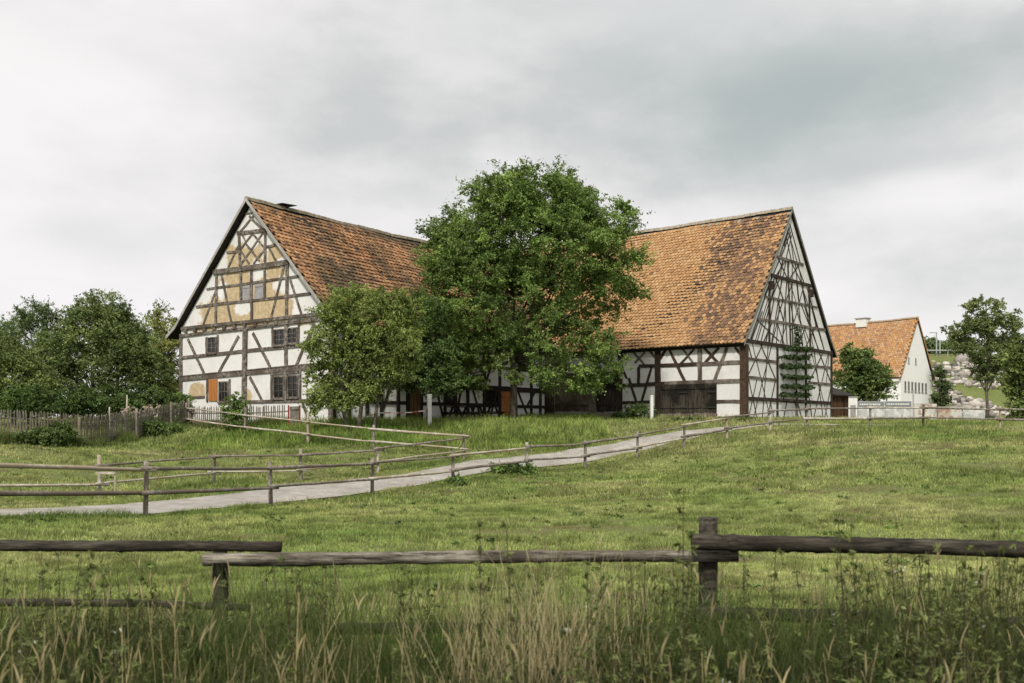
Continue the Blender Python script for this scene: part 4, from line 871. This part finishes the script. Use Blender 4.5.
# garden stake
for (px, top, bot, D, lb) in ((126.5, 395, 432, 42.5, 'bare pale stake standing above the picket fence, left of the flowers'), (109, 407, 435, 41.5, 'short grey stake inside the garden behind the picket fence')):
    p = at(px, bot, D); z0 = tz(p.x, D); s_ = pole((0, 0, -.2), (.02, 0, at(px, top, D).z - z0), .035, .03, 4, .003).build('garden_stake', M['fence_light'], None, True); s_.location = (p.x, D, z0); tag(s_, lb, 'stake')

# ------------------------------------------------------------------ shed, printed site-fence panels, boulders, lamp
p = at(841, 421, 66); sx = thing('wooden_shed', 'small brown board shed with a dark lean-to roof against the barn gable', 'shed', (p.x, 66, tz(p.x, 66)), R(35))
planks(sx, lambda u, z, d: (u, -d, z), -.75, .75, -.1, 1.75, M['shed_wood'], 'wall', 0, .04, .16, False, var=.02)
MB().box(-.75, .75, .01, 1.6, -.1, 1.75).build('wall', M['shed_wood'], sx)
MB().quadbox([(-1.0, -.3, 1.62), (1.0, -.3, 1.62), (1.0, 1.8, 2.35), (-1.0, 1.8, 2.35), (-1.0, -.3, 1.70), (1.0, -.3, 1.70), (1.0, 1.8, 2.43), (-1.0, 1.8, 2.43)]).build('roof', M['dark_roof'], sx)
MB().box(.2, .3, -.12, -.042, 0, 1.5).build('door_post', M['dark_wood'], sx)
def panel_mat(name, base, seed, blocks=True):
    m, t, b = newmat(name)
    c = t.nodes.new('ShaderNodeTexCoord'); mp_ = t.nodes.new('ShaderNodeMapping'); mp_.inputs['Scale'].default_value = (1, 1, 1); mp_.inputs['Location'].default_value = (seed, 0, seed * .37)
    t.links.new(c.outputs['Object'], mp_.inputs['Vector'])
    vo = t.nodes.new('ShaderNodeTexVoronoi'); vo.distance = 'CHEBYCHEV'; vo.inputs['Scale'].default_value = 2.6; t.links.new(mp_.outputs[0], vo.inputs['Vector'])
    rr = t.nodes.new('ShaderNodeValToRGB'); rr.color_ramp.interpolation = 'CONSTANT'; rr.color_ramp.elements[0].color = (*base[0], 1); rr.color_ramp.elements[1].position = .35; rr.color_ramp.elements[1].color = (*base[1], 1)
    e_ = rr.color_ramp.elements.new(.7); e_.color = (*base[2], 1)
    sp_ = t.nodes.new('ShaderNodeSeparateColor'); t.links.new(vo.outputs['Color'], sp_.inputs[0]); t.links.new(sp_.outputs[0], rr.inputs['Fac'])
    f_, _ = noise(t, 3, 5, .7); cc = mixc(t, .35, rr.outputs['Color'], mixc(t, f_, (.5, .5, .5), (1.1, 1.1, 1.1)), 'MULTIPLY')
    t.links.new(cc, b.inputs['Base Color']); b.inputs['Roughness'].default_value = .6
    return m
pm1 = panel_mat('printed_pale_panel', [(.48, .49, .48), (.62, .62, .60), (.40, .42, .42)], 3.1)
pm2 = panel_mat('printed_brown_panel', [(.42, .33, .27), (.60, .57, .52), (.50, .49, .46)], 7.7)
pm3 = panel_mat('printed_rust_panel', [(.36, .24, .18), (.48, .40, .33), (.58, .56, .53)], 1.3)
pm4 = panel_mat('printed_white_panel', [(.60, .60, .59), (.45, .46, .45), (.66, .65, .62)], 5.2)
specs = [(858, 884.5, 401.2, 69.0, pm1, 'pale printed site panel with grey header strip, left half next to the tree', True), (885, 911.5, 401.0, 69.5, pm1, 'pale printed site panel with grey header strip, right half beside the steel post', True), (914, 937, 403.5, 70.5, pm2, 'brownish printed site panel just right of the steel post', False), (938, 962, 406.5, 71.5, pm3, 'rust-coloured printed site panel in the middle of the row', False), (963, 985, 408.5, 72.5, pm4, 'white printed site panel at the right end of the row', False)]
for (x0, x1, yt, D, mt, lb, head) in specs:
    a = at(x0, yt, D); b_ = at(x1, yt, D + .4); z0 = tz(a.x, D); w = (b_ - a).length; r = thing('site_panel', lb, 'panel', (a.x, D, z0), math.atan2(b_.y - a.y, b_.x - a.x), 'printed site fence panels'); h = a.z - z0
    MB().box(.03, w - .03, -.01, .01, .12, h - .03).build('printed_sheet', mt, r)
    if head:
        MB().box(.03, w - .03, -.016, -.011, h - .40, h - .04).build('header_strip', plain('grey_header', (.21, .23, .24), .6, .2), r)
        q = MB(); x = .12
        while x < w - .3:
            l = random.uniform(.05, .16); q.box(x, min(x + l, w - .1), -.021, -.017, h - .27 + random.uniform(0, .02), h - .16); x += l + random.uniform(.03, .06)
        q.build('lettering', M['white_paint'], r)
    q = MB()
    for (xa, xb, za, zb2) in ((0, w, h - .03, h), (0, w, .08, .12), (0, .04, -.1, h), (w - .04, w, -.1, h), (w * .5 - .02, w * .5 + .02, .1, h)): q.box(xa, xb, .012, .045, za, zb2)
    q.build('steel_frame', M['galv'], r)
    for xx in (.02, w - .02): MB().box(xx - .12, xx + .12, -.3, .3, -.12, .08).build('concrete_foot', plain('concrete', (.28, .27, .26), .9, .3), r)
p = at(912.7, 430, 69.4); sp_ = MB().tube([(0, 0, -.2), (0, 0, 2.25)], .05, 8).build('steel_post', M['galv']); sp_.location = (p.x, 69.3, tz(p.x, 69.4)); tag(sp_, 'tall galvanised post standing between the pale and the brown site panels', 'post')
p = at(853, 425, 72); cab = thing('utility_cabinet', 'white box cabinet between the brown shed and the first site panel', 'cabinet', (p.x, 72, tz(p.x, 72)))
MB().box(-.32, .32, 0, .5, 0, 1.75).build('body', M['white_paint'], cab); MB().box(-.2, .2, -.02, -.002, .3, 1.2).build('door', M['grey_board'], cab); MB().box(-.36, .36, -.04, .54, 1.75, 1.82).build('cap', M['grey_board'], cab)
# lamp and guard rail on the embankment
for (px, top, lb) in ((936.5, 333, 'pale lamp post with a short arm on the embankment, left one'), (940, 340, 'short pale marker pole on the embankment beside the lamp post')):
    D = 133; p = at(px, 350, D); z0 = tz(p.x, D); h = at(px, top, D).z - z0; r = thing('lamp_post' if 'lamp post with' in lb else 'marker_pole', lb, 'pole', (p.x, D, z0))
    MB().tube([(0, 0, -.3), (0, 0, h)], .09, 8).build('pole', M['galv'], r)
    if r.name.startswith('lamp'): MB().box(-.9, .1, -.1, .1, h, h + .1).build('lamp_head', M['galv'], r)
g = thing('guard_rail', 'pale horizontal guard rail along the top of the embankment', 'railing', (52, 132.5, tz(52, 132.5)))
zz0 = g.location.z; MB().tube([(i * 3, 0, tz(52 + i * 3, 132.5) - zz0 + .75) for i in range(9)], .10, 6).build('rail', M['galv'], g)
for i in range(9): MB().tube([(i * 3, .0, tz(52 + i * 3, 132.5) - zz0 - .2), (i * 3, 0, tz(52 + i * 3, 132.5) - zz0 + .7)], .06, 6).build('post', M['galv'], g)

# boulders: two bands of rubble across the embankment
ico_v = []; ph = (1 + 5**.5) / 2
for a, b_ in ((-1, ph), (1, ph), (-1, -ph), (1, -ph)): ico_v += [(a, b_, 0)]
for a, b_ in ((-1, ph), (1, ph), (-1, -ph), (1, -ph)): ico_v += [(0, a, b_)]
for a, b_ in ((ph, -1), (ph, 1), (-ph, -1), (-ph, 1)): ico_v += [(a, 0, b_)]
ico_v = np.array(ico_v, float); ico_v /= np.linalg.norm(ico_v[0])
ico_f = np.array([(0, 11, 5), (0, 5, 1), (0, 1, 7), (0, 7, 10), (0, 10, 11), (1, 5, 9), (5, 11, 4), (11, 10, 2), (10, 7, 6), (7, 1, 8), (3, 9, 4), (3, 4, 2), (3, 2, 6), (3, 6, 8), (3, 8, 9), (4, 9, 5), (2, 4, 11), (6, 2, 10), (8, 6, 7), (9, 8, 1)])
def rocks(P, S_, rg):
    n = len(P); V = (np.sign(ico_v) * np.abs(ico_v)**.5)[None] * rg.uniform(.6, 1.15, (n, 12, 1)) * (S_[:, None] * rg.uniform(.55, 1.4, (n, 3)))[:, None, :]
    an = rg.uniform(0, 6.28, n); c, s = np.cos(an), np.sin(an); x = V[..., 0] * c[:, None] - V[..., 1] * s[:, None]; y = V[..., 0] * s[:, None] + V[..., 1] * c[:, None]
    V = np.stack([x, y, V[..., 2] * .75], -1) + P[:, None]
    Fc = (ico_f[None] + (np.arange(n) * 12)[:, None, None]).reshape(-1, 3)
    col = np.repeat(np.array([.50, .465, .42]) * (.12 + 1.0 * rg.random((n, 1))**.8), 12, axis=0)
    return (V.reshape(-1, 3), Fc), col
rg = np.random.default_rng(77)
def on_slope(px, py):      # walk out along the view until the slope is met
    for D in np.arange(100, 142, .6):
        q = at(px, py, D)
        if tz(q.x, D) > q.z: return (q.x, D, tz(q.x, D))
    return None
pts = []
for k_ in range(520):
    if rg.random() < .45: x = rg.uniform(932, 1012); y = rg.uniform(362, 384) + (x - 932) * .10
    else:
        x = rg.uniform(932, 1040); c = 388 + (x - 932) * .36; y = c + rg.uniform(-3, 11 + (x - 932) * .12)
    if y > 428: continue
    q = on_slope(x, y)
    if q: pts.append(q)
pts = np.array(pts); (VF, col) = rocks(pts, rg.uniform(.22, .62, len(pts)), rg)
tag(npmesh('rock_rubble', VF, 3, M['rock'], None, col), 'pale broken rocks covering the embankment in two bands', 'rocks', kind='stuff')
for i, (x, y, s_, lb) in enumerate(((962, 362, .95, 'long pale boulder at the top of the upper rock band'), (948, 372, .8, 'large pale boulder at the left end of the upper rock band'), (975, 408, .9, 'large pale boulder in the middle of the lower rock band'), (990, 417, .85, 'pale boulder low down behind the white site panel'))):
    q = on_slope(x, y)
    if q:
        (VF, col) = rocks(np.array([[0, 0, .2]]), np.array([s_]), rg); o = npmesh('boulder', VF, 3, M['rock'], None, col); o.location = q; tag(o, lb, 'boulder', 'large boulders on the embankment')

# ------------------------------------------------------------------ low plants
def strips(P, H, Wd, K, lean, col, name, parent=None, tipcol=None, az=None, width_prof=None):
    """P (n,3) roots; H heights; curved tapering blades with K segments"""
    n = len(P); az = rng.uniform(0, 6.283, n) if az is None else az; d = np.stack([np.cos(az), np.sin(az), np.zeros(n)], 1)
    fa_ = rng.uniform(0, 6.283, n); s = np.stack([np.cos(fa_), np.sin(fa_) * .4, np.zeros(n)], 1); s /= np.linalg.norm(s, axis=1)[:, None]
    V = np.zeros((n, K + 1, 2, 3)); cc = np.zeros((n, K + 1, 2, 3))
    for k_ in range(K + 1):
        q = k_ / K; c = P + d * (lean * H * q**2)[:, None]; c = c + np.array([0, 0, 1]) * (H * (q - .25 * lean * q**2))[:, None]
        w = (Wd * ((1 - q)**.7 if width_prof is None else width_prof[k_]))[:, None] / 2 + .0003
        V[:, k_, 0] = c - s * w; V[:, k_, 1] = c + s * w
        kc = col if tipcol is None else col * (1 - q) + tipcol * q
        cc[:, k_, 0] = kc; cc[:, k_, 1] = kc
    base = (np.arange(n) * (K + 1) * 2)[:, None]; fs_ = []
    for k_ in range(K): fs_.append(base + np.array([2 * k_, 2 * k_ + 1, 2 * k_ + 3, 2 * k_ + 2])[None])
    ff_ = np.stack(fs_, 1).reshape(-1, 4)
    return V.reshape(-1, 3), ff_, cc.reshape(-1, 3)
def join(parts):
    vs, fs_, cs = [], [], []; o_ = 0
    for v, f_, c in parts: vs.append(v); fs_.append(f_ + o_); cs.append(c); o_ += len(v)
    return (np.concatenate(vs), np.concatenate(fs_)), np.concatenate(cs)
def wedge(n, d0, d1, power=1.0, pad=1.06, mar=0.0):
    y = np.sqrt(rng.uniform(d0**2, d1**2, n)) if power == 1 else d0 + (d1 - d0) * rng.random(n)**power
    x = rng.uniform(-1, 1, n) * (y * .515 * pad + mar); return x, y
def inside_b(x, y):
    def ins(c, u, v, w, l):
        dx_, dy_ = x - c.x, y - c.y; a = dx_ * u.x + dy_ * u.y; b2 = dx_ * v.x + dy_ * v.y; return (a > -.1) & (a < w) & (b2 > -.1) & (b2 < l)
    return ins(HX, hl, hg, HL, HW) | ins(BX, bg_, bl, BW, BL)
PG = np.array([(.145, .215, .055), (.23, .29, .083), (.335, .36, .13), (.45, .425, .22)])
def gcol(x, y, n, dry=0.0, dark=1.0):
    f_ = np.clip(fnoise(x, y, .35) * 1.2 - .1 + rng.normal(0, .22, n) + dry, 0, .999); i = (f_ * 3).astype(int); q = (f_ * 3 - i)[:, None]; i2 = np.minimum(i + 1, 3)
    return (PG[i] * (1 - q) + PG[i2] * q) * rng.uniform(.7, 1.25, (n, 1)) * dark
def dirt(x, y):
    o_ = np.zeros(len(x))
    for (cx, cy, rx, ry) in ((1.6, 18.2, 1.6, .9), (.2, 17.6, 1.2, .6), (2.6, 10.9, .5, .25), (1.2, 10.4, .6, .2), (-10.5, 37.5, 1.5, .8), (9.0, 26, 1.6, .8), (-7.0, 34, 3.0, .9), (7, 19.5, 1.2, .5), (-13, 36.5, 2.5, .7), (3.0, 13.5, .9, .4)):
        o_ = np.maximum(o_, 1 - np.sqrt(((x - cx) / rx)**2 + ((y - cy) / ry)**2) * .6)
    return o_
parts = []
for (n, d0, d1, h, w, mg) in ((430000, 5.5, 14, .036, .008, 3.5), (300000, 14, 26, .05, .014, 5), (260000, 26, 44, .07, .026, 7), (160000, 40, 62, .13, .035, 9)):
    x, y = wedge(n, d0, d1, mar=mg)
    bare = (fnoise(x, y, .55) + .35 * (vnoise(x, y, 3.0) - .5) > .73) | (dirt(x, y) + .9 * (fnoise(x, y, 2.2) - .5) > .5)
    keep = ~on_path(x, y, .08) & ~inside_b(x, y) & (y < 66)
    x, y, bare = x[keep], y[keep], bare[keep]; n = len(x)
    tuft = np.clip((fnoise(x + 7, y, 2.0) - .5) * 6, 0, 1)
    # longer unmown grass near the walnut and along the fence line
    long_ = ((y > 38) & (x > -13) & (x < 4.5) & (y < 58) & (y > 41 + x * .2)).astype(float)
    H = h * rng.uniform(.5, 1.4, n) * (1 + 1.0 * tuft + 1.0 * long_) * np.where(bare, .45, 1)
    P_ = np.stack([x, y, tza(x, y) - .01], 1); c = gcol(x, y, n) * (1 - .38 * tuft[:, None]) * (.52 + .96 * fnoise(x, y, 6.5)[:, None]) * (.7 + .6 * fnoise(x + 70, y, .8)[:, None]); c = np.where(bare[:, None], np.array([.20, .17, .085]) * rng.uniform(.5, 1.4, (n, 1)), c); c = np.where(long_[:, None] > 0, c * np.array([.70, .84, .55]), c)
    parts.append(strips(P_, H, w * rng.uniform(.7, 1.3, n), 1, rng.uniform(.1, .9, n), c * .8, '', None, c * 1.15, width_prof=(1, .15)))
VF, col = join(parts); tag(npmesh('meadow_grass', VF, 4, M['grass'], None, col), 'short patchy grass of the sloping meadow', 'grass', kind='stuff')
n = 900; x, y = wedge(n, 8, 46); k_ = ~on_path(x, y, -.3) & ~inside_b(x, y) & (fnoise(x, y, .45) > .45); x, y = x[k_], y[k_]; n = len(x)
r_0 = rng.uniform(.05, .17, n) * (.7 + y / 60); tag(leaves('meadow_weeds', np.stack([x, y, tza(x, y) + .04], 1), r_0, 34, .075, .045, [(0.035, 0.055, 0.016), (0.10, 0.14, 0.042)], None, 55, .45), 'darker broad-leaved weed clumps scattered over the meadow', 'weeds', kind='stuff')
# taller grass along fence lines and path edges, soft weeds at posts
parts = []
def line_pts(pts, n, spread):
    pp = np.array([(p_.x, p_.y) for p_ in pts]); k_ = rng.integers(len(pp) - 1, size=n); q = rng.random(n)[:, None]; c = pp[k_] * (1 - q) + pp[k_ + 1] * q; return c[:, 0] + rng.normal(0, spread, n), c[:, 1] + rng.normal(0, spread, n)
pe1 = [Vector((a[0] + a[2] * a[4], a[1] + a[3] * a[4])) for a in pedge]; pe2 = [Vector((a[0] + a[2] * a[5], a[1] + a[3] * a[5])) for a in pedge]
for (pts_, n, sp_2, h, w, dk) in ((pe1, 34000, .09, .055, .012, .9), (pe2, 34000, .10, .07, .013, .9), (pa, 34000, .16, .10, .015, .8), (pb, 9000, .2, .13, .015, .85), ([pl0, pcn, pr0], 24000, .25, .30, .022, .55), ([pr0, pe0], 7000, .2, .3, .02, .6)):
    x, y = line_pts(pts_, n, sp_2); k_ = ~on_path(x, y, .30) & ~inside_b(x, y); x, y = x[k_], y[k_]; n = len(x); cl_ = fnoise(x, y, .9)
    H = h * rng.uniform(.4, 1.5, n) * (.4 + 1.5 * np.clip((cl_ - .35) * 2.5, 0, 1)); c = gcol(x, y, n, -.25) * dk
    parts.append(strips(np.stack([x, y, tza(x, y) - .01], 1), H, w * rng.uniform(.7, 1.3, n), 2, rng.uniform(.2, .9, n), c * .8, '', None, c * 1.1))
VF, col = join(parts); tag(npmesh('fence_line_grass', VF, 4, M['grass'], None, col), 'longer dark grass growing along the fences and path edge', 'grass', kind='stuff')
# foreground tall grass
rng = np.random.default_rng(99); parts = []
def fgz(x, y): return tza(x, y) - .02
x, y = wedge(95000, 3.2, 7.4, 1, 1.1); n = len(x); cl_ = fnoise(x, y, .9); k_ = rng.random(n) < np.clip(.25 + 1.2 * (cl_ - .3) + .5 * (6.6 - y) / 3, .08, 1); x, y, cl_ = x[k_], y[k_], cl_[k_]; n = len(x)
H = rng.uniform(.18, .66, n) * (.5 + 1.0 * cl_) * np.where(y > 6.2, .6, 1.0)
c = gcol(x, y, n, -.15) * np.array([.14, .19, .12]) * (.35 + 1.1 * np.clip((fnoise(x + 11, y * .7, 1.6) - .25) * 1.6, 0, 1))[:, None]; straw = rng.random(n) < .012; c = np.where(straw[:, None], np.array([.40, .34, .19]) * rng.uniform(.6, 1.2, (n, 1)), c); parts.append(strips(np.stack([x, y, fgz(x, y)], 1), H, .005 * rng.uniform(.5, 1.5, n), 4, rng.uniform(.1, 1.0, n), c * .28, '', None, c * 1.25))  # dense shade at the bottom painted into the blades: roots far darker than tips
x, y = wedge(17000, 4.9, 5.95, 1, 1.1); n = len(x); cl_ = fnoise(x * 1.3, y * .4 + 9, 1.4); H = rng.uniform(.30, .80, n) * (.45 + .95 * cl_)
c = gcol(x, y, n, -.1) * np.array([.20, .26, .17]); parts.append(strips(np.stack([x, y, fgz(x, y)], 1), H, .0045 * rng.uniform(.5, 1.5, n), 4, rng.uniform(.1, .8, n), c * .35, '', None, c * 1.3))  # root shade painted into this band of blades as well
# long thin stalks
x, y = wedge(3600, 3.0, 6.9, 1, 1.1); n = len(x); cl_ = fnoise(x + 3, y, 1.1); dry = rng.random(n) < .17
H = rng.uniform(.45, .95, n) * (.7 + .5 * cl_); c = np.where(dry[:, None], np.array([.34, .28, .15]), np.array([.07, .075, .03])) * rng.uniform(.6, 1.25, (n, 1))
st_az = rng.uniform(0, 6.28, n); st_ln = rng.uniform(.05, .35, n)
parts.append(strips(np.stack([x, y, fgz(x, y)], 1), H, np.full(n, .0032), 5, st_ln, c, '', None, c, az=st_az, width_prof=(1, 1, .9, .8, .7, .5)))
# seed heads on stalks
hd = rng.random(n) < .10; xx = x[hd] + np.cos(st_az[hd]) * st_ln[hd] * H[hd]; yy_ = y[hd] + np.sin(st_az[hd]) * st_ln[hd] * H[hd]; zz_ = fgz(x[hd], y[hd]) + H[hd] * (1 - .25 * st_ln[hd])
ch_ = np.array([.34, .28, .16]) * rng.uniform(.55, 1.2, (hd.sum(), 1))
for r_ in range(2): parts.append(strips(np.stack([xx, yy_, zz_ - .04], 1), rng.uniform(.07, .14, len(xx)), rng.uniform(.005, .008, len(xx)), 4, rng.uniform(.1, .5, len(xx)), ch_ * .9, '', None, ch_ * 1.1, width_prof=(.3, .9, 1, .7, .1)))
# pale straw bunches
for (px, D, nb, hh, wd) in ((520, 4.7, 170, .78, .30), (560, 4.9, 90, .95, .22), (535, 4.8, 40, 1.08, .16), (500, 5.0, 70, .85, .25), (620, 5.0, 40, .9, .2), (835, 4.4, 60, .5, .2), (770, 4.0, 40, .5, .2), (690, 4.3, 40, .45, .2), (940, 4.3, 60, .5, .25), (110, 5.2, 80, .65, .5), (300, 5, 90, .6, .4), (420, 5.2, 60, .62, .3)):
    n = nb; x = (px - 512) / F * D + rng.normal(0, wd * .5, n); y = D + rng.normal(0, .15, n); c = np.array([.44, .37, .22]) * rng.uniform(.35, 1.25, (n, 1))
    parts.append(strips(np.stack([x, y, fgz(x, y)], 1), hh * rng.uniform(.7, 1.25, n), .0042 * rng.uniform(.5, 1.3, n), 5, rng.uniform(.03, .4, n), c * .8, '', None, c * 1.1))
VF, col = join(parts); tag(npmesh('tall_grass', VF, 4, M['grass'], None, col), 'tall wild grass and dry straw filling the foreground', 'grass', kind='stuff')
rg = np.random.default_rng(321); n = 900; yy2 = rg.uniform(3.5, 6.0, n); xx2 = rg.uniform(-1, 1, n) * yy2 * .55; kp = fnoise(xx2 + 5, yy2, 1.2) > .42; xx2, yy2 = xx2[kp], yy2[kp]; n = len(xx2)
uc = np.stack([xx2, yy2, tza(xx2, yy2) + rg.uniform(.05, .42, n) * (.5 + fnoise(xx2, yy2, 1.5))], 1)
tag(leaves('undergrowth', uc, rg.uniform(.06, .16, n), 80, .05, .014, [(0.014, 0.020, 0.008), (0.045, 0.060, 0.020)], None, 322), 'dark leafy undergrowth at the foot of the foreground fence', 'undergrowth', kind='stuff')
# broad-leaved weeds, dark stems with small leaves, white flowers
rg = np.random.default_rng(123); lc = []; lr = []; stems_ = []; fl = []
for k_ in range(420):
    D = rg.uniform(3.8, 6.9); px = rg.uniform(-20, 1044)
    if rg.random() < .6: px = rg.choice([690, 700, 870, 900, 940, 980, 1010, 960, 640, 90, 30, 160]) + rg.normal(0, 28)
    X = (px - 512) / F * D; z0 = tz(X, D); h = rg.uniform(.35, .85) * (1.15 if px > 840 else 1.0); lx = rg.normal(0, .06)
    stems_.append((X, D, z0, h, lx)); m_ = rg.integers(7, 14)
    for j in range(m_):
        q = (j + 1) / m_; lc.append((X + lx * q + rg.normal(0, .025), D + rg.normal(0, .025), z0 + h * q)); lr.append(.040 * (1.15 - .6 * q))
    if rg.random() < .09:
        for j in range(3): fl.append((X + lx + rg.normal(0, .02), D + rg.normal(0, .02), z0 + h + rg.uniform(-.03, .03)))
for (px, D, h) in ((683, 3.7, 1.38), (690, 3.9, 1.2), (676, 4.2, 1.1), (482, 4.4, 1.2), (853, 4.0, 1.25), (866, 4.3, 1.2), (930, 3.9, 1.15), (1004, 4.0, 1.25), (300, 4.4, 1.05), (520, 3.8, 1.25), (765, 4.2, 1.1), (60, 4.1, 1.1), (960, 4.3, 1.1), (590, 4.2, 1.05)):
    X = (px - 512) / F * D; z0 = tz(X, D); lx = rg.normal(0, .05); stems_.append((X, D, z0, h, lx))
    for j in range(16):
        q = .25 + .75 * (j + 1) / 16; lc.append((X + lx * q + rg.normal(0, .02), D + rg.normal(0, .02), z0 + h * q)); lr.append(.03 * (1.2 - .8 * q))
lc = np.array(lc); lr = np.array(lr)
wd_ = leaves('weeds', lc, lr, 9, .045, .011, [(0.035, 0.045, 0.016), (0.10, 0.115, 0.04)], None, 124, 1.0)
tag(wd_, 'dark leafy weeds among the tall foreground grass', 'weeds', kind='stuff')
sb = MB()
for (X, D, z0, h, lx) in stems_: sb.tube([(X, D, z0 - .02), (X + lx * .4, D, z0 + h * .5), (X + lx, D, z0 + h)], [.0035, .003, .0015], 5)
tag(sb.build('weed_stems', plain('brown_green_stem', (0.06, 0.05, 0.025), .8, .4)), 'thin brown stems of the foreground weeds', 'weeds', kind='stuff')
fl = np.array(fl); tag(leaves('white_flowers', fl, np.full(len(fl), .010), 7, .010, .007, [(.26, .26, .24), (.36, .36, .34)], None, 126), 'tiny white wildflowers above the foreground grass', 'flowers', kind='stuff')
# bushes and flowers along the picket fence and walls
def bushes(lst):
    for i, (px, py, D, r_, h, nm, lb, cols) in enumerate(lst):
        x = (px - 512) / F * D; z0 = tz(x, D); root = thing(nm, lb, 'plant', (x, D, z0)); n = int(26 + 60 * r_ * h); rg_ = np.random.default_rng(300 + i)
        d = rg_.normal(size=(n, 3)); d /= np.linalg.norm(d, axis=1)[:, None]; q = rg_.random(n)**.4
        Cn = np.stack([d[:, 0] * q * r_, d[:, 1] * q * r_ * .5, h * .5 + d[:, 2] * q * h * .5], 1); leaves('foliage', Cn, rg_.uniform(.08, .2, n) * (1 + r_ * .4), 60, .10, .055, cols, root, 301 + i)
        MB().tube([(0, 0, -.1), (0, 0, h * .6)], .02, 5).tube([(.05, 0, -.1), (r_ * .4, 0, h * .5)], .015, 5).tube([(-.05, 0, -.1), (-r_ * .4, 0, h * .5)], .015, 5).build('stems', M['bark'], root)
DG = [(0.03, 0.052, 0.015), (0.08, 0.11, 0.035)]; MG = [(0.05, 0.08, 0.022), (0.12, 0.17, 0.05)]; YG = [(0.09, 0.12, 0.03), (0.2, 0.22, 0.07)]
bushes([(184, 400, 47.8, .55, 1.7, 'climbing_plant', 'large-leaved green plant at the left corner of the farmhouse above the picket fence', MG),
        (236, 410, 44.6, .65, 1.75, 'climbing_plant', 'bushy green plant hiding part of the picket fence in front of the farmhouse gable', MG),
        (640, 418, 52.3, .95, .85, 'low_shrub', 'low dark shrub at the foot of the barn wall beside the white marker post', DG),
        (622, 418, 53.5, .6, .35, 'low_shrub', 'small low plant left of the dark shrub at the barn wall', DG),
        (45, 440, 36.6, .8, .75, 'low_shrub', 'dark weedy clump in front of the left picket fence section', DG),
        (62, 440, 37.6, .55, .95, 'low_shrub', 'taller dark clump just left of the picket corner post', DG),
        (150, 430, 43.2, .9, .75, 'low_shrub', 'green clump before the middle of the garden picket fence', DG),
        (20, 440, 36.2, .6, .5, 'low_shrub', 'low weeds at the far left foot of the picket fence', DG),
        (455, 486, 32.7, .35, .30, 'low_shrub', 'small leafy weed around the fence post where the paddock rail ends', MG),
        (512, 476, 35.8, .85, .42, 'low_shrub', 'spreading green weed clump at the fence before the path', MG),
        (690, 419, 50.8, 1.1, .14, 'low_shrub', 'dark plants along the barn threshold under the double door', DG),
        (735, 419, 50.6, .9, .2, 'low_shrub', 'low plants at the foot of the brown barn corner post', MG),
        (168, 434, 44.4, .7, .5, 'low_shrub', 'leafy clump by the thick post at the garden corner', MG)])
rg = np.random.default_rng(9); n = 70; px = rg.uniform(122, 160, n); D = rg.uniform(43.3, 46, n); X = (px - 512) / F * D; fc = np.stack([X, D, tza(X, D) + rg.uniform(.75, 1.2, n)], 1)
fw = thing('flower_bed', 'pale pink and white flowers in bloom behind the garden picket fence', 'flowers', (fc[:, 0].mean(), fc[:, 1].mean(), tz(-16.5, 44.5))); off = np.array(fw.location)
leaves('blossoms', fc - off, np.full(n, .07), 14, .075, .06, [(.26, .17, .17), (.34, .30, .27)], fw, 10)
fc2 = fc - np.array([0, 0, .35]); leaves('foliage', fc2 - off, np.full(n, .3), 30, .10, .05, DG, fw, 12)
# stale render settings some builds keep
S.render.resolution_x = 1024; S.render.resolution_y = 683
